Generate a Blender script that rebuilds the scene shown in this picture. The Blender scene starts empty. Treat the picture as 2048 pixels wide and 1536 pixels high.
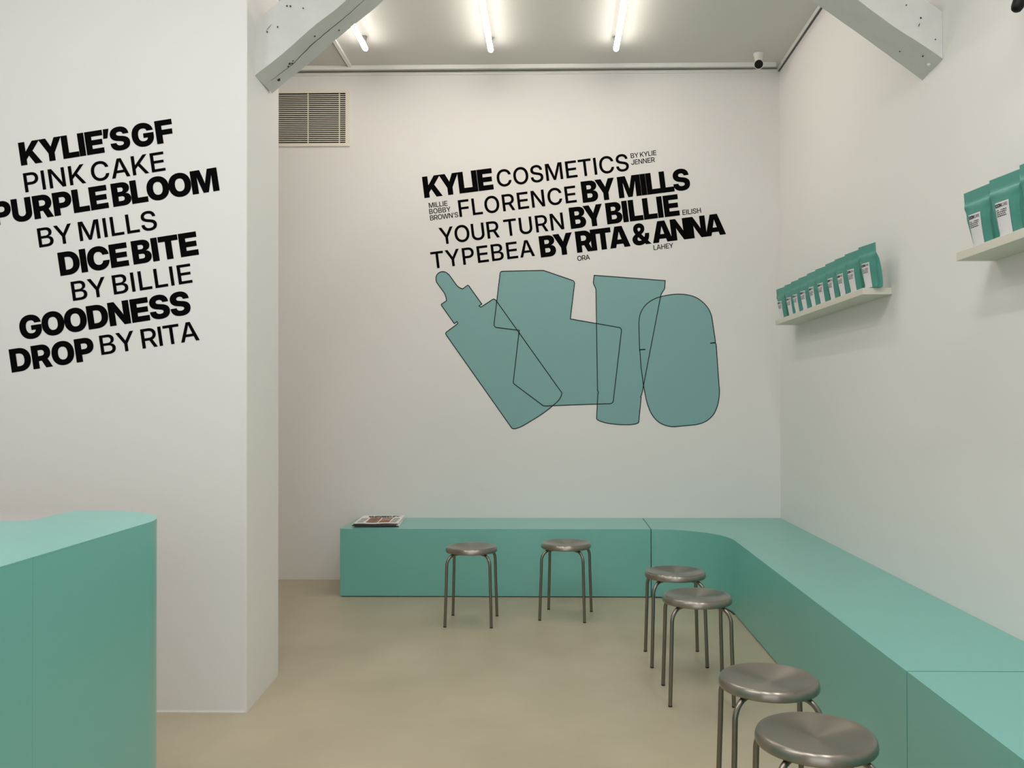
import bpy, bmesh, math, random
from mathutils import Vector, Matrix, noise

# ------------------------------------------------------------------ camera, light, exposure
sc = bpy.context.scene
COL = sc.collection
random.seed(7)
CAM_H = 1.28

def setup_camera():
    f, pitch, yaw, roll, cx, cy = 1676.4219, 0.007, -0.0166, -0.0014, 1080.6688, 794.8072
    c, s = math.cos(yaw), math.sin(yaw)
    right = Vector((c, -s, 0)); fwd = Vector((s, c, 0)); up = Vector((0, 0, 1))
    c, s = math.cos(pitch), math.sin(pitch)
    fwd, up = c*fwd + s*up, -s*fwd + c*up
    c, s = math.cos(roll), math.sin(roll)
    right, up = c*right + s*up, -s*right + c*up
    cd = bpy.data.cameras.new('camera')
    cd.sensor_fit = 'HORIZONTAL'; cd.sensor_width = 36
    cd.lens = f/2048*36
    cd.shift_x = (1024 - cx)/2048
    cd.shift_y = (cy - 768)/2048
    cd.clip_start = 0.05
    o = bpy.data.objects.new('camera', cd)
    m = Matrix((right, up, -fwd)).transposed().to_4x4()
    m.translation = (0, 0, CAM_H)
    o.matrix_world = m
    COL.objects.link(o)
    sc.camera = o

setup_camera()
vs = sc.view_settings
vs.view_transform = 'Standard'; vs.look = 'None'; vs.gamma = 1; vs.use_curve_mapping = False
vs.exposure = 0.20
sc.cycles.use_denoising = True
sc.cycles.max_bounces = 10
sc.cycles.diffuse_bounces = 7
sc.cycles.sample_clamp_indirect = 6

TUBE_STRENGTH = 38.0
DAYLIGHT_W = 42.0
CEILING_LAMP_W = 17.0

w = bpy.data.worlds.new('sky'); sc.world = w; w.use_nodes = True
bg = w.node_tree.nodes['Background']
bg.inputs[0].default_value = (0.75, 0.85, 1.0, 1); bg.inputs[1].default_value = 0.6

def area_light(name, loc, rot, sx, sy, watts, col):
    l = bpy.data.lights.new(name, 'AREA'); l.shape = 'RECTANGLE'; l.size = sx; l.size_y = sy
    l.energy = watts; l.color = col
    o = bpy.data.objects.new(name, l); o.location = loc; o.rotation_euler = rot
    COL.objects.link(o)
    return o

# daylight outside the shop window behind the camera, and unseen lamps over the front half, spaced to even out the light
area_light('daylight', (0.0, -2.75, 1.7), (math.radians(90), 0, 0), 3.6, 2.6, DAYLIGHT_W, (0.93, 0.955, 1.0))
for lx in (-1.95, -0.85, 0.2, 1.15):
    area_light('unseen_ceiling_lamp', (lx, 1.6, 3.66), (0, 0, 0), 0.05, 1.5, CEILING_LAMP_W, (1.0, 0.967, 0.945))

# ------------------------------------------------------------------ materials
def mat(name, col, rough=0.6, metal=0.0, spec=0.5, bump=0.0, bscale=40.0, mottle=None, mscale=2.0, coat=0.0, stretch=None):
    m = bpy.data.materials.new(name); m.use_nodes = True
    nt = m.node_tree; b = nt.nodes['Principled BSDF']
    b.inputs['Base Color'].default_value = (*col, 1)
    b.inputs['Roughness'].default_value = rough
    b.inputs['Metallic'].default_value = metal
    b.inputs['Specular IOR Level'].default_value = spec
    if coat: b.inputs['Coat Weight'].default_value = coat; b.inputs['Coat Roughness'].default_value = 0.36
    tc = nt.nodes.new('ShaderNodeTexCoord')
    src = tc.outputs['Object']
    if stretch:
        mp = nt.nodes.new('ShaderNodeMapping'); mp.inputs['Scale'].default_value = stretch
        nt.links.new(src, mp.inputs[0]); src = mp.outputs[0]
    if mottle:
        n = nt.nodes.new('ShaderNodeTexNoise'); n.inputs['Scale'].default_value = mscale
        n.inputs['Detail'].default_value = 6; n.inputs['Roughness'].default_value = 0.6
        nt.links.new(src, n.inputs['Vector'])
        r = nt.nodes.new('ShaderNodeValToRGB')
        r.color_ramp.elements[0].position = 0.3; r.color_ramp.elements[1].position = 0.7
        r.color_ramp.elements[0].color = (*mottle, 1); r.color_ramp.elements[1].color = (*col, 1)
        nt.links.new(n.outputs['Fac'], r.inputs[0]); nt.links.new(r.outputs[0], b.inputs['Base Color'])
    if bump:
        n = nt.nodes.new('ShaderNodeTexNoise'); n.inputs['Scale'].default_value = bscale
        n.inputs['Detail'].default_value = 4
        nt.links.new(src, n.inputs['Vector'])
        bp = nt.nodes.new('ShaderNodeBump'); bp.inputs['Strength'].default_value = bump; bp.inputs['Distance'].default_value = 0.004
        nt.links.new(n.outputs['Fac'], bp.inputs['Height']); nt.links.new(bp.outputs[0], b.inputs['Normal'])
    return m

M = {}
M['wall'] = mat('white_wall_paint', (0.80, 0.781, 0.764), 0.9, spec=0.2, bump=0.05, bscale=60)
M['ceiling'] = mat('white_ceiling_paint', (0.65, 0.64, 0.605), 0.9, spec=0.2)
M['trim'] = mat('white_trim_gloss', (0.82, 0.81, 0.78), 0.45)
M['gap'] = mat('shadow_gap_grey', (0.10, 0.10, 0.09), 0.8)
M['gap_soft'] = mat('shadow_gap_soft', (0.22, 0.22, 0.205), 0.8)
M['floor'] = mat('beige_resin_floor', (0.485, 0.418, 0.300), 0.36, spec=0.5, mottle=(0.405, 0.348, 0.245), mscale=1.9, bump=0.03, bscale=6)
M['teal'] = mat('teal_laminate', (0.135, 0.465, 0.412), 0.42, spec=0.9, coat=0.9)
M['teal_counter'] = mat('teal_counter_laminate', (0.135, 0.465, 0.412), 0.42, spec=0.9, coat=0.9)
M['shadow_plinth'] = mat('shadow_plinth_black', (0.03, 0.035, 0.03), 0.8)  # near-black, paints the thin shadow line under the benches
M['worktop'] = mat('white_worktop', (0.42, 0.40, 0.39), 0.5)
M['shelf'] = mat('cream_shelf_paint', (0.66, 0.63, 0.55), 0.6)
M['beam'] = mat('white_painted_timber', (0.66, 0.665, 0.645), 0.75, bump=0.5, bscale=9, mottle=(0.60, 0.605, 0.58), mscale=7)
M['crack'] = mat('dark_timber_crack', (0.05, 0.045, 0.04), 0.9)
M['vent'] = mat('cream_vent_metal', (0.82, 0.765, 0.67), 0.4)
M['vent_shade'] = mat('shaded_duct_black', (0.012, 0.010, 0.009), 0.9)  # near-black colour stands for the shade inside the duct
M['black'] = mat('black_vinyl', (0.003, 0.003, 0.003), 0.9, spec=0.03)
M['black_plastic'] = mat('black_plastic', (0.006, 0.006, 0.006), 0.5, spec=0.2)
M['mural'] = mat('muted_teal_vinyl', (0.232, 0.425, 0.428), 0.75, spec=0.25)
M['outline'] = mat('dark_outline_vinyl', (0.008, 0.014, 0.014), 0.7, spec=0.2)
M['white_plastic'] = mat('white_plastic', (0.80, 0.79, 0.77), 0.4)
M['bracket'] = mat('grey_bracket', (0.30, 0.30, 0.29), 0.4, metal=0.6)
M['pouch'] = mat('teal_foil_pouch', (0.068, 0.285, 0.235), 0.42, spec=0.5, bump=0.55, bscale=24)
M['label'] = mat('white_paper_label', (0.72, 0.71, 0.73), 0.6)
M['ink'] = mat('black_print', (0.012, 0.012, 0.012), 0.7)
M['ink_grey'] = mat('grey_print', (0.22, 0.22, 0.22), 0.7)
M['paper'] = mat('newsprint', (0.84, 0.82, 0.79), 0.8)
M['paper_dark'] = mat('dark_folded_pages', (0.05, 0.055, 0.055), 0.8)
M['text_grey'] = mat('small_print_grey', (0.50, 0.48, 0.45), 0.8)
M['photo'] = mat('orange_brown_photo_print', (0.50, 0.22, 0.09), 0.6, mottle=(0.10, 0.045, 0.025), mscale=30)
M['photo_pink'] = mat('pink_photo_print', (0.55, 0.33, 0.26), 0.6, mottle=(0.09, 0.05, 0.03), mscale=26)
M['rubber'] = mat('black_rubber_foot', (0.015, 0.015, 0.014), 0.7)

def steel(name, col, rough, aniso):
    m = bpy.data.materials.new(name); m.use_nodes = True
    nt = m.node_tree; b = nt.nodes['Principled BSDF']
    b.inputs['Base Color'].default_value = (*col, 1); b.inputs['Metallic'].default_value = 1
    b.inputs['Roughness'].default_value = rough
    if aniso:
        b.inputs['Anisotropic'].default_value = aniso
        tg = nt.nodes.new('ShaderNodeTangent'); tg.direction_type = 'RADIAL'; tg.axis = 'Z'
        nt.links.new(tg.outputs[0], b.inputs['Tangent']); b.inputs['Anisotropic Rotation'].default_value = 0.25
    return m
M['steel_seat'] = steel('brushed_steel_seat', (0.32, 0.295, 0.255), 0.33, 0.80)
M['steel_leg'] = steel('brushed_steel_tube', (0.225, 0.205, 0.172), 0.34, 0.0)

def emit(name, col, k):
    m = bpy.data.materials.new(name); m.use_nodes = True
    nt = m.node_tree; b = nt.nodes['Principled BSDF']
    b.inputs['Base Color'].default_value = (0.9, 0.9, 0.9, 1)
    b.inputs['Emission Color'].default_value = (*col, 1); b.inputs['Emission Strength'].default_value = k
    return m
M['tube'] = emit('lit_white_tube', (1.0, 0.935, 0.86), TUBE_STRENGTH)
M['tube_back'] = emit('tube_back_diffuser', (1.0, 0.935, 0.86), TUBE_STRENGTH*0.065)

def glass():
    m = bpy.data.materials.new('clear_window_glass'); m.use_nodes = True
    nt = m.node_tree; nt.nodes.clear()
    o = nt.nodes.new('ShaderNodeOutputMaterial'); mx = nt.nodes.new('ShaderNodeMixShader')
    t = nt.nodes.new('ShaderNodeBsdfTransparent'); g = nt.nodes.new('ShaderNodeBsdfGlossy')
    g.inputs['Roughness'].default_value = 0.0; mx.inputs[0].default_value = 0.06
    nt.links.new(t.outputs[0], mx.inputs[1]); nt.links.new(g.outputs[0], mx.inputs[2]); nt.links.new(mx.outputs[0], o.inputs[0])
    return m
M['glass'] = glass()

# ------------------------------------------------------------------ helpers
def link(name, me, m, parent=None, smooth=False):
    o = bpy.data.objects.new(name, me); COL.objects.link(o)
    for q in (m if isinstance(m, (list, tuple)) else [m]): me.materials.append(q)
    if smooth:
        me.shade_smooth()
    if parent: o.parent = parent
    return o

def obj(name, bm, m, parent=None, smooth=False, auto=None):
    bmesh.ops.recalc_face_normals(bm, faces=bm.faces)
    if auto is not None:
        for e in bm.edges:
            if len(e.link_faces) == 2 and e.calc_face_angle(0) > auto: e.smooth = False
        smooth = True
    me = bpy.data.meshes.new(name); bm.to_mesh(me); bm.free()
    return link(name, me, m, parent, smooth)

def tag(o, label, cat, group=None):
    o['label'] = label; o['category'] = cat
    if group: o['group'] = group
    return o

def struct(o, label=None):
    o['kind'] = 'structure'
    if label: o['label'] = label
    return o

def empty(name, loc=(0, 0, 0), rz=0.0):
    o = bpy.data.objects.new(name, None); COL.objects.link(o)
    o.location = loc; o.rotation_euler = (0, 0, rz); o.empty_display_size = 0.1
    return o

def box(bm, x0, x1, y0, y1, z0, z1, mi=0):
    v = [bm.verts.new((x, y, z)) for x in (x0, x1) for y in (y0, y1) for z in (z0, z1)]
    for q in ((0, 1, 3, 2), (4, 6, 7, 5), (0, 4, 5, 1), (2, 3, 7, 6), (0, 2, 6, 4), (1, 5, 7, 3)):
        f = bm.faces.new([v[i] for i in q]); f.material_index = mi
    return v

def boxobj(name, dims, m, parent=None, bevel=0.0):
    bm = bmesh.new(); box(bm, *dims)
    if bevel: bmesh.ops.bevel(bm, geom=list(bm.edges), offset=bevel, segments=2, affect='EDGES', profile=0.5)
    return obj(name, bm, m, parent)

def prism(bm, pts, z0, z1, mi=0, cap=True):
    a = [bm.verts.new((x, y, z0)) for x, y in pts]; b = [bm.verts.new((x, y, z1)) for x, y in pts]
    n = len(pts)
    for i in range(n):
        f = bm.faces.new((a[i], a[(i+1) % n], b[(i+1) % n], b[i])); f.material_index = mi
    if cap:
        f = bm.faces.new(list(reversed(a))); f.material_index = mi
        f = bm.faces.new(b); f.material_index = mi

def tube(bm, path, r, seg=14, caps=True):
    rings = []
    n = len(path); path = [Vector(p) for p in path]
    ref = None
    for i, p in enumerate(path):
        t = (path[min(i+1, n-1)] - path[max(i-1, 0)]).normalized()
        if ref is None:
            ref = Vector((0, 0, 1)) if abs(t.z) < 0.9 else Vector((1, 0, 0))
        a = (ref - t*ref.dot(t)).normalized(); ref = a
        b = t.cross(a)
        rr = r[i] if isinstance(r, (list, tuple)) else r
        rings.append([bm.verts.new(p + rr*(math.cos(2*math.pi*k/seg)*a + math.sin(2*math.pi*k/seg)*b)) for k in range(seg)])
    for u, v in zip(rings, rings[1:]):
        for k in range(seg):
            bm.faces.new((u[k], u[(k+1) % seg], v[(k+1) % seg], v[k]))
    if caps:
        bm.faces.new(rings[0]); bm.faces.new(list(reversed(rings[-1])))

def lathe(bm, prof, seg=64):
    rings = []
    for r, z in prof:
        if r < 1e-6: rings.append([bm.verts.new((0, 0, z))])
        else: rings.append([bm.verts.new((r*math.cos(2*math.pi*k/seg), r*math.sin(2*math.pi*k/seg), z)) for k in range(seg)])
    for u, v in zip(rings, rings[1:]):
        for k in range(seg):
            a, b = (k, (k+1) % seg)
            if len(u) == 1 and len(v) == 1: continue
            if len(u) == 1: bm.faces.new((u[0], v[b], v[a]))
            elif len(v) == 1: bm.faces.new((u[a], u[b], v[0]))
            else: bm.faces.new((u[a], u[b], v[b], v[a]))

def copy_tree(o, parent=None):
    c = o.copy(); COL.objects.link(c)
    if parent: c.parent = parent
    for ch in [x for x in bpy.data.objects if x.parent == o]: copy_tree(ch, c)
    return c

# ------------------------------------------------------------------ flat lettering and shapes
GLYPHS = {
    'H&': (1392, [[[562,-24],[500,-22],[441,-15],[386,-3],[334,12],[286,33],[242,57],[202,85],[166,115],[135,149],[108,186],[86,224],[68,265],[56,307],[48,351],[46,396],[47,429],[51,460],[57,490],[66,519],[77,546],[90,571],[106,596],[124,620],[144,643],[166,665],[189,686],[215,707],[242,728],[271,748],[302,768],[640,978],[653,986],[665,995],[675,1004],[685,1013],[693,1022],[700,1030],[706,1039],[712,1048],[716,1057],[720,1066],[723,1075],[725,1083],[727,1091],[728,1099],[728,1106],[727,1120],[724,1133],[718,1145],[711,1157],[702,1168],[690,1178],[676,1186],[659,1192],[641,1195],[620,1196],[607,1196],[594,1194],[583,1192],[572,1188],[562,1184],[552,1178],[544,1172],[536,1165],[529,1157],[524,1148],[519,1138],[515,1128],[512,1118],[511,1106],[510,1094],[511,1077],[514,1059],[518,1041],[525,1023],[534,1005],[544,986],[555,967],[569,948],[583,928],[600,908],[617,886],[636,865],[655,842],[676,818],[698,794],[1420,0],[1018,0],[414,640],[396,660],[377,682],[357,705],[337,730],[316,756],[295,785],[275,814],[257,845],[239,878],[223,912],[209,947],[198,983],[190,1021],[186,1060],[184,1100],[186,1145],[193,1188],[204,1229],[219,1269],[238,1308],[262,1343],[289,1376],[320,1406],[354,1433],[391,1456],[432,1476],[475,1492],[520,1503],[569,1510],[620,1512],[669,1510],[714,1504],[758,1493],[798,1479],[836,1460],[870,1439],[901,1414],[929,1386],[954,1356],[975,1324],[993,1289],[1006,1252],[1016,1214],[1022,1175],[1024,1134],[1023,1107],[1020,1080],[1016,1053],[1009,1027],[1001,1002],[991,976],[979,952],[966,928],[951,905],[934,883],[916,861],[896,840],[874,820],[851,801],[826,782],[518,564],[504,554],[491,543],[479,531],[467,520],[456,507],[447,493],[440,478],[434,462],[431,444],[430,424],[431,408],[433,392],[437,378],[443,364],[450,352],[459,341],[469,330],[480,321],[492,313],[506,306],[521,300],[537,296],[554,293],[571,291],[590,290],[620,291],[650,296],[680,303],[710,313],[740,326],[769,342],[797,360],[824,380],[850,402],[876,428],[899,455],[921,484],[941,515],[959,547],[974,582],[988,618],[998,656],[1006,695],[1011,735],[1012,776],[1330,776],[1329,725],[1326,674],[1320,624],[1313,575],[1303,527],[1291,480],[1276,434],[1259,390],[1239,348],[1216,308],[1191,269],[1163,233],[1132,199],[1097,168],[1060,140],[949,88],[913,66],[876,47],[838,30],[798,15],[758,3],[718,-7],[678,-14],[638,-20],[600,-23]]]),
    'HA': (1565, [[[0,0],[500,1490],[1060,1490],[1565,0],[1097,0],[930,578],[909,653],[887,728],[866,802],[846,876],[825,950],[805,1023],[785,1099],[765,1175],[745,1252],[726,1331],[838,1331],[818,1252],[798,1175],[777,1099],[757,1023],[736,950],[715,876],[694,802],[672,728],[650,653],[628,578],[455,0]],[[373,245],[373,565],[1193,565],[1193,245]]]),
    'HB': (1331, [[[80,0],[80,1490],[726,1490],[792,1488],[853,1482],[911,1473],[963,1459],[1012,1442],[1056,1421],[1096,1398],[1131,1372],[1161,1342],[1187,1310],[1208,1276],[1225,1240],[1237,1201],[1244,1161],[1246,1118],[1245,1084],[1240,1052],[1233,1021],[1223,991],[1210,962],[1194,936],[1177,911],[1157,888],[1134,867],[1110,848],[1083,830],[1054,816],[1024,803],[992,793],[958,785],[958,783],[996,780],[1032,774],[1066,764],[1099,750],[1130,734],[1160,714],[1187,691],[1211,666],[1232,638],[1252,607],[1268,574],[1280,539],[1289,502],[1294,463],[1296,422],[1294,374],[1286,329],[1274,285],[1257,244],[1235,204],[1208,168],[1178,135],[1142,105],[1103,78],[1059,54],[1011,35],[959,20],[904,9],[845,2],[782,0]],[[484,312],[704,312],[733,314],[760,318],[784,326],[806,338],[825,352],[841,369],[854,388],[863,410],[868,433],[870,459],[869,477],[867,493],[863,509],[857,523],[850,537],[841,550],[830,561],[819,571],[806,580],[792,588],[777,594],[760,600],[743,603],[724,605],[704,606],[484,606]],[[484,900],[679,900],[697,901],[714,903],[730,906],[745,911],[759,917],[772,924],[784,933],[794,943],[803,953],[812,966],[818,979],[823,992],[827,1007],[829,1023],[830,1039],[828,1063],[823,1085],[815,1106],[804,1124],[789,1140],[771,1154],[752,1164],[730,1172],[705,1176],[679,1178],[484,1178]]]),
    'HC': (1494, [[[764,-24],[684,-20],[608,-10],[534,8],[464,33],[396,65],[333,104],[276,149],[224,202],[177,260],[136,326],[101,397],[75,475],[55,558],[44,648],[40,744],[44,841],[55,931],[75,1015],[101,1093],[136,1165],[177,1230],[224,1289],[276,1341],[333,1387],[396,1426],[464,1457],[534,1482],[608,1500],[684,1510],[764,1514],[820,1512],[875,1507],[927,1499],[978,1487],[1027,1472],[1074,1454],[1118,1433],[1160,1409],[1200,1382],[1238,1353],[1272,1321],[1304,1286],[1334,1249],[1361,1210],[1384,1168],[1405,1124],[1423,1078],[1437,1030],[1448,980],[1456,928],[1037,928],[1033,949],[1028,969],[1021,988],[1014,1006],[1006,1023],[996,1039],[986,1055],[974,1069],[962,1082],[949,1094],[935,1105],[920,1115],[904,1124],[888,1132],[870,1138],[852,1144],[833,1148],[814,1152],[793,1153],[772,1154],[733,1152],[696,1146],[662,1137],[631,1123],[602,1106],[575,1085],[551,1061],[530,1033],[512,1001],[496,966],[483,928],[473,887],[466,842],[461,795],[460,744],[461,694],[466,646],[473,602],[483,561],[496,523],[511,488],[529,457],[551,429],[574,405],[601,384],[630,367],[662,353],[696,344],[733,338],[772,336],[793,337],[814,338],[833,341],[852,346],[870,351],[887,358],[904,365],[919,374],[934,384],[948,396],[961,408],[973,421],[985,435],[995,450],[1004,466],[1013,484],[1020,501],[1027,520],[1032,540],[1037,560],[1456,560],[1448,508],[1437,458],[1422,410],[1405,364],[1384,320],[1360,279],[1334,239],[1304,202],[1272,168],[1237,136],[1199,107],[1160,80],[1118,56],[1073,36],[1026,18],[978,3],[927,-9],[875,-17],[820,-22]]]),
    'HD': (1456, [[[662,0],[254,0],[254,344],[642,344],[689,346],[732,351],[772,360],[809,372],[842,388],[871,407],[898,430],[921,456],[941,486],[958,520],[972,557],[982,599],[990,643],[994,692],[996,744],[994,797],[990,846],[982,891],[971,932],[957,970],[940,1004],[919,1034],[895,1060],[868,1083],[837,1102],[803,1118],[765,1130],[724,1139],[679,1144],[630,1146],[248,1146],[248,1490],[656,1490],[746,1486],[831,1475],[911,1457],[986,1431],[1057,1398],[1122,1358],[1181,1312],[1234,1260],[1281,1202],[1322,1138],[1356,1069],[1382,995],[1401,916],[1412,832],[1416,744],[1412,656],[1401,573],[1383,494],[1356,420],[1323,351],[1283,287],[1236,229],[1184,178],[1126,132],[1061,92],[991,59],[916,33],[836,15],[752,4]],[[496,1490],[496,0],[80,0],[80,1490]]]),
    'HE': (1294, [[[80,0],[80,1490],[1234,1490],[1234,1138],[496,1138],[496,914],[1177,914],[1177,574],[496,574],[496,352],[1234,352],[1234,0]]]),
    'HF': (1239, [[[80,0],[80,1490],[1199,1490],[1199,1138],[496,1138],[496,874],[1159,874],[1159,536],[496,536],[496,0]]]),
    'HG': (1516, [[[772,-24],[686,-20],[604,-9],[526,10],[454,36],[386,70],[323,111],[266,158],[215,211],[170,271],[130,336],[98,408],[73,484],[54,566],[44,652],[40,744],[44,841],[55,931],[75,1015],[101,1093],[136,1165],[177,1230],[224,1289],[276,1341],[333,1387],[396,1426],[464,1457],[534,1482],[608,1500],[684,1510],[764,1514],[818,1512],[870,1508],[921,1500],[971,1490],[1020,1476],[1067,1459],[1112,1440],[1154,1418],[1194,1394],[1232,1366],[1268,1337],[1301,1305],[1331,1271],[1358,1235],[1382,1196],[1403,1156],[1420,1114],[1433,1070],[1443,1024],[1449,976],[1025,976],[1021,992],[1017,1008],[1011,1023],[1005,1037],[998,1051],[990,1064],[981,1076],[971,1087],[960,1097],[948,1107],[936,1116],[922,1124],[908,1131],[893,1137],[876,1142],[859,1146],[841,1150],[822,1152],[802,1154],[781,1154],[740,1152],[702,1146],[667,1137],[634,1124],[604,1106],[577,1086],[553,1062],[531,1034],[512,1003],[496,968],[483,930],[473,888],[466,844],[461,796],[460,744],[461,693],[466,645],[473,600],[484,559],[497,521],[513,486],[532,455],[554,428],[579,404],[607,383],[638,366],[671,353],[707,344],[746,338],[787,336],[821,337],[852,340],[882,345],[909,353],[934,362],[956,373],[976,386],[994,401],[1010,417],[1024,434],[1034,454],[1043,474],[1049,496],[1053,519],[1054,543],[1140,535],[784,535],[784,832],[1460,832],[1460,617],[1457,541],[1446,470],[1429,402],[1405,339],[1374,279],[1337,224],[1294,174],[1246,129],[1193,90],[1134,56],[1070,27],[1002,5],[929,-11],[853,-21]]]),
    'HI': (576, [[[80,1490],[496,1490],[496,0],[80,0]]]),
    'HK': (1493, [[[387,213],[387,718],[407,744],[427,770],[447,796],[467,822],[488,848],[508,874],[528,900],[548,926],[568,952],[588,978],[608,1003],[628,1029],[648,1055],[668,1081],[688,1107],[984,1490],[1465,1490],[842,723],[804,723]],[[80,0],[80,1490],[496,1490],[496,1170],[496,741],[496,544],[496,0]],[[1017,0],[658,599],[906,911],[1493,0]]]),
    'HL': (1178, [[[80,0],[80,1490],[496,1490],[496,352],[1138,352],[1138,0]]]),
    'HM': (1894, [[[80,0],[80,1490],[702,1490],[836,1024],[843,999],[851,972],[859,942],[867,911],[876,878],[885,843],[895,807],[904,771],[914,734],[924,696],[933,658],[942,621],[951,585],[960,549],[968,514],[976,481],[984,450],[990,420],[996,393],[1002,368],[895,368],[901,393],[907,420],[913,450],[921,481],[928,514],[937,549],[945,585],[954,621],[964,658],[973,696],[983,734],[992,771],[1001,807],[1010,843],[1020,878],[1028,911],[1037,942],[1045,972],[1052,999],[1059,1024],[1191,1490],[1814,1490],[1814,0],[1406,0],[1406,576],[1406,598],[1406,622],[1407,648],[1408,677],[1408,708],[1410,741],[1411,775],[1412,811],[1413,847],[1414,885],[1415,924],[1416,962],[1417,1001],[1418,1040],[1420,1080],[1420,1118],[1421,1156],[1422,1193],[1422,1229],[1422,1264],[1469,1264],[1460,1229],[1452,1193],[1442,1157],[1433,1119],[1423,1080],[1413,1042],[1403,1003],[1393,964],[1383,926],[1374,888],[1364,850],[1354,813],[1345,778],[1336,744],[1327,711],[1318,680],[1310,651],[1303,624],[1296,599],[1289,576],[1116,0],[780,0],[604,576],[597,599],[590,624],[582,651],[574,680],[565,711],[556,744],[546,778],[537,813],[527,850],[517,888],[507,926],[497,964],[487,1003],[477,1042],[466,1080],[456,1119],[447,1157],[437,1193],[428,1229],[419,1264],[472,1264],[472,1229],[472,1193],[473,1156],[474,1118],[474,1080],[476,1040],[477,1001],[478,962],[479,924],[480,885],[481,847],[482,811],[483,775],[484,741],[486,708],[486,677],[487,648],[488,622],[488,598],[488,576],[488,0]]]),
    'HN': (1512, [[[80,0],[80,1490],[504,1490],[867,905],[877,889],[888,870],[900,850],[913,827],[928,802],[942,775],[957,748],[973,719],[988,691],[1004,661],[1020,631],[1036,602],[1051,574],[1066,547],[1080,520],[1030,404],[1028,437],[1026,472],[1025,509],[1023,548],[1022,588],[1021,630],[1020,670],[1019,710],[1018,750],[1018,788],[1017,826],[1017,860],[1016,891],[1016,919],[1016,944],[1016,1490],[1432,1490],[1432,0],[1008,0],[669,544],[656,565],[643,588],[628,613],[612,640],[594,670],[576,701],[558,734],[539,768],[519,803],[500,840],[479,878],[459,916],[439,954],[418,993],[398,1032],[480,1056],[483,1014],[486,973],[488,931],[490,891],[492,850],[493,810],[494,773],[495,736],[495,702],[496,669],[496,638],[496,611],[496,586],[496,563],[496,544],[496,0]]]),
    'HO': (1528, [[[764,-24],[684,-20],[608,-10],[534,8],[464,33],[396,65],[333,104],[276,149],[224,202],[177,260],[136,326],[101,397],[75,475],[55,558],[44,648],[40,744],[44,841],[55,931],[75,1015],[101,1093],[136,1165],[177,1230],[224,1289],[276,1341],[333,1387],[396,1426],[464,1457],[534,1482],[608,1500],[684,1510],[764,1514],[844,1510],[920,1500],[994,1482],[1064,1457],[1131,1426],[1194,1387],[1251,1341],[1304,1289],[1350,1230],[1392,1165],[1426,1093],[1453,1015],[1473,931],[1484,841],[1488,744],[1484,648],[1473,558],[1453,474],[1426,396],[1392,324],[1350,259],[1304,201],[1251,149],[1194,103],[1131,64],[1064,33],[994,8],[920,-10],[844,-20]],[[764,336],[802,338],[838,344],[871,353],[902,367],[930,384],[956,406],[979,430],[1000,458],[1018,490],[1033,524],[1046,563],[1055,604],[1062,647],[1067,694],[1068,744],[1067,794],[1062,841],[1055,885],[1046,927],[1033,965],[1018,1000],[1000,1032],[979,1060],[956,1084],[930,1106],[902,1123],[871,1137],[838,1146],[802,1152],[764,1154],[726,1152],[691,1146],[658,1137],[627,1123],[599,1106],[573,1084],[550,1060],[529,1032],[511,1000],[496,965],[483,927],[473,885],[466,841],[461,794],[460,744],[461,694],[466,647],[473,604],[483,563],[496,524],[511,490],[529,458],[550,430],[573,406],[599,384],[627,367],[658,353],[691,344],[726,338]]]),
    'HP': (1327, [[[80,0],[80,1490],[713,1490],[782,1487],[848,1480],[909,1467],[967,1449],[1021,1426],[1071,1399],[1115,1367],[1156,1331],[1191,1291],[1222,1246],[1247,1198],[1267,1146],[1281,1091],[1289,1032],[1292,970],[1289,908],[1281,850],[1267,794],[1247,742],[1222,694],[1191,649],[1156,609],[1115,573],[1071,541],[1021,514],[967,491],[909,473],[848,460],[782,453],[713,450],[319,450],[319,792],[682,792],[707,793],[730,796],[751,800],[772,806],[790,814],[808,824],[824,834],[838,847],[850,861],[861,876],[870,893],[877,910],[882,929],[885,949],[886,970],[885,991],[882,1012],[877,1030],[870,1048],[861,1064],[850,1080],[838,1093],[824,1106],[808,1116],[790,1126],[772,1134],[751,1140],[730,1144],[706,1147],[682,1148],[496,1148],[496,0]]]),
    'HR': (1363, [[[80,0],[80,1490],[713,1490],[782,1487],[848,1480],[909,1467],[967,1449],[1021,1426],[1071,1399],[1115,1367],[1156,1331],[1191,1291],[1222,1246],[1247,1198],[1267,1146],[1281,1091],[1289,1032],[1292,970],[1289,910],[1280,853],[1266,799],[1245,749],[1218,702],[1187,659],[1150,620],[1108,585],[1062,554],[1010,528],[955,505],[895,488],[831,476],[763,468],[691,466],[336,466],[336,788],[682,788],[707,789],[730,792],[751,796],[772,803],[790,811],[808,821],[824,832],[838,845],[850,859],[861,875],[870,892],[877,910],[882,929],[885,949],[886,970],[885,991],[882,1012],[877,1031],[870,1049],[861,1066],[850,1081],[838,1095],[824,1108],[808,1119],[790,1129],[772,1137],[751,1144],[730,1148],[706,1151],[682,1152],[496,1152],[496,0]],[[905,0],[581,676],[1006,676],[1338,0]]]),
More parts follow.
